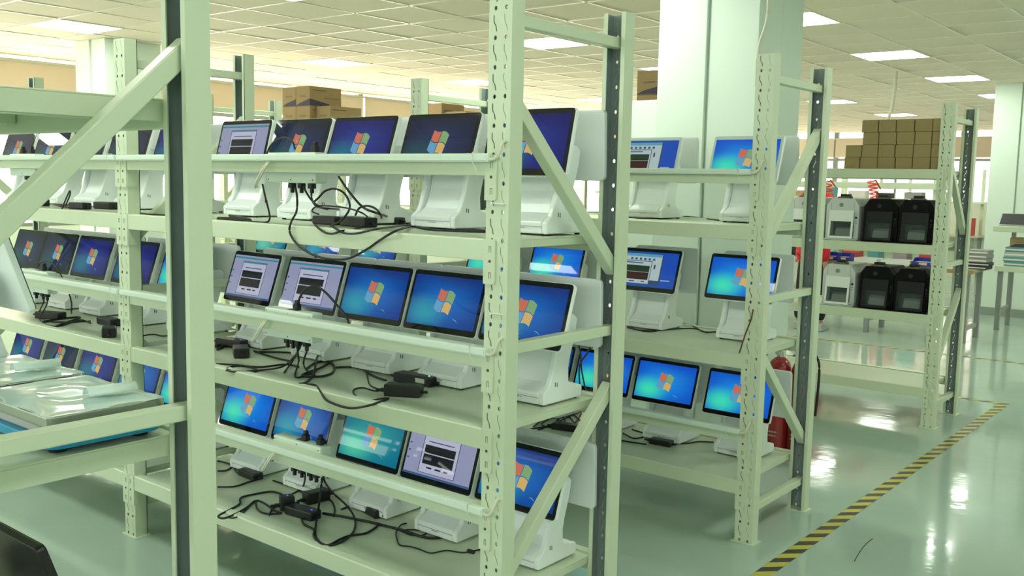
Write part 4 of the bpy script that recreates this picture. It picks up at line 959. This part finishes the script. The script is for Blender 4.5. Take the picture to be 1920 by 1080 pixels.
E_ = [(0, 1), (1, 2), (2, 3), (3, 4), (3, 5), (5, 6), (6, 7), (3, 8), (8, 9), (9, 10), (0, 11), (11, 12), (12, 13), (13, 14), (0, 15), (15, 16), (16, 17), (17, 18)]
Rr = [(.13, .10), (.12, .09), (.15, .10), (.09, .08), .05, .06, .045, .032, .06, .045, .032, .085, .058, .04, .035, .085, .058, .04, .035]
skin_figure('body', V, E_, Rr, SKIN, pe)
skin_figure('shirt', [(0, 0, .68), (0, 0, 1.10), (0, 0, 1.30), (0, .01, 1.43), (-.17, 0, 1.385), (-.22, .045, 1.14), (.17, 0, 1.385), (.22, .045, 1.14)], [(0, 1), (1, 2), (2, 3), (3, 4), (4, 5), (3, 6), (6, 7)], [(.215, .15), (.175, .13), (.17, .12), (.09, .085), .075, .062, .075, .062], SHIRT, pe)
skin_figure('trousers', [(0, 0, .84), (-.075, 0, .76), (-.10, .01, .48), (-.11, -.01, .10), (.075, 0, .76), (.10, .01, .48), (.11, -.01, .10)], [(0, 1), (1, 2), (2, 3), (0, 4), (4, 5), (5, 6)], [(.11, .09), .085, .075, .065, .085, .075, .065], TROU, pe)
for s in (-1, 1):
    MB().prism([(-.05, 0), (.05, 0), (.05, .05), (.02, .09), (-.05, .09)], -.05, .05, 'x', 0, T(s*.11, .0, 0)).build('shoe', SHOE, pe, None, .012)
    MB().prism([(.04, 0), (.19, 0), (.18, .04), (.10, .065), (.04, .08)], -.045, .045, 'x', 0, T(s*.11, .0, 0)).build('shoe', SHOE, pe, None, .012)
    hb = T(s*.165, .26, .965)
    m = MB(); m.box((-.04, -.01, -.014), (.04, .085, .014), 0, hb)
    for q, ln in enumerate((.065, .075, .07, .055)): m.box((-.038+q*.02, .085, -.009), (-.022+q*.02, .085+ln, .009), 0, hb)
    m.bar(hb @ Vector((-s*.04, .02, 0)), hb @ Vector((-s*.075, .075, -.005)), .016, .016, (0, 0, 1)); m.build('hand', SKIN, pe, None, .006)
hd = MB(); hd.lathe([(.02, -.115), (.055, -.095), (.072, -.05), (.078, 0), (.076, .05), (.06, .095), (.03, .118), (.005, .122)], n=20); 
ho = hd.build('head', SKIN, pe, T(0, .03, 1.62) @ Matrix.Diagonal((1, 1.18, 1, 1)))
MB().lathe([(.080, -.055), (.084, 0), (.082, .05), (.066, .102), (.034, .126), (.005, .13)], n=20).build('hair', HAIR, pe, T(0, .012, 1.622) @ Matrix.Diagonal((1.0, 1.12, 1, 1)))
for s in (-1, 1):
    MB().box((s*.082-.006, -.015, -.03), (s*.082+.006, .015, .03)).build('ear', SKIN, ho, None, .004)
    MB().lathe([(.002, 0), (.009, .004), (.002, .008)], (0, 0, 0), 8, 0, T(s*.03, .062, .01) @ Rx(-math.pi/2)).build('eye', HAIR, ho)
MB().prism([(.06, -.03), (.085, -.028), (.066, .015)], -.010, .010, 'x').build('nose', SKIN, ho, None, .003)
MB().box((-.022, .055, -.058), (.022, .064, -.050)).build('mouth', mat('lips', (.35, .14, .12), .5), ho)
tag(pe, 'person in red shirt and black trousers standing at far workbench', 'person')
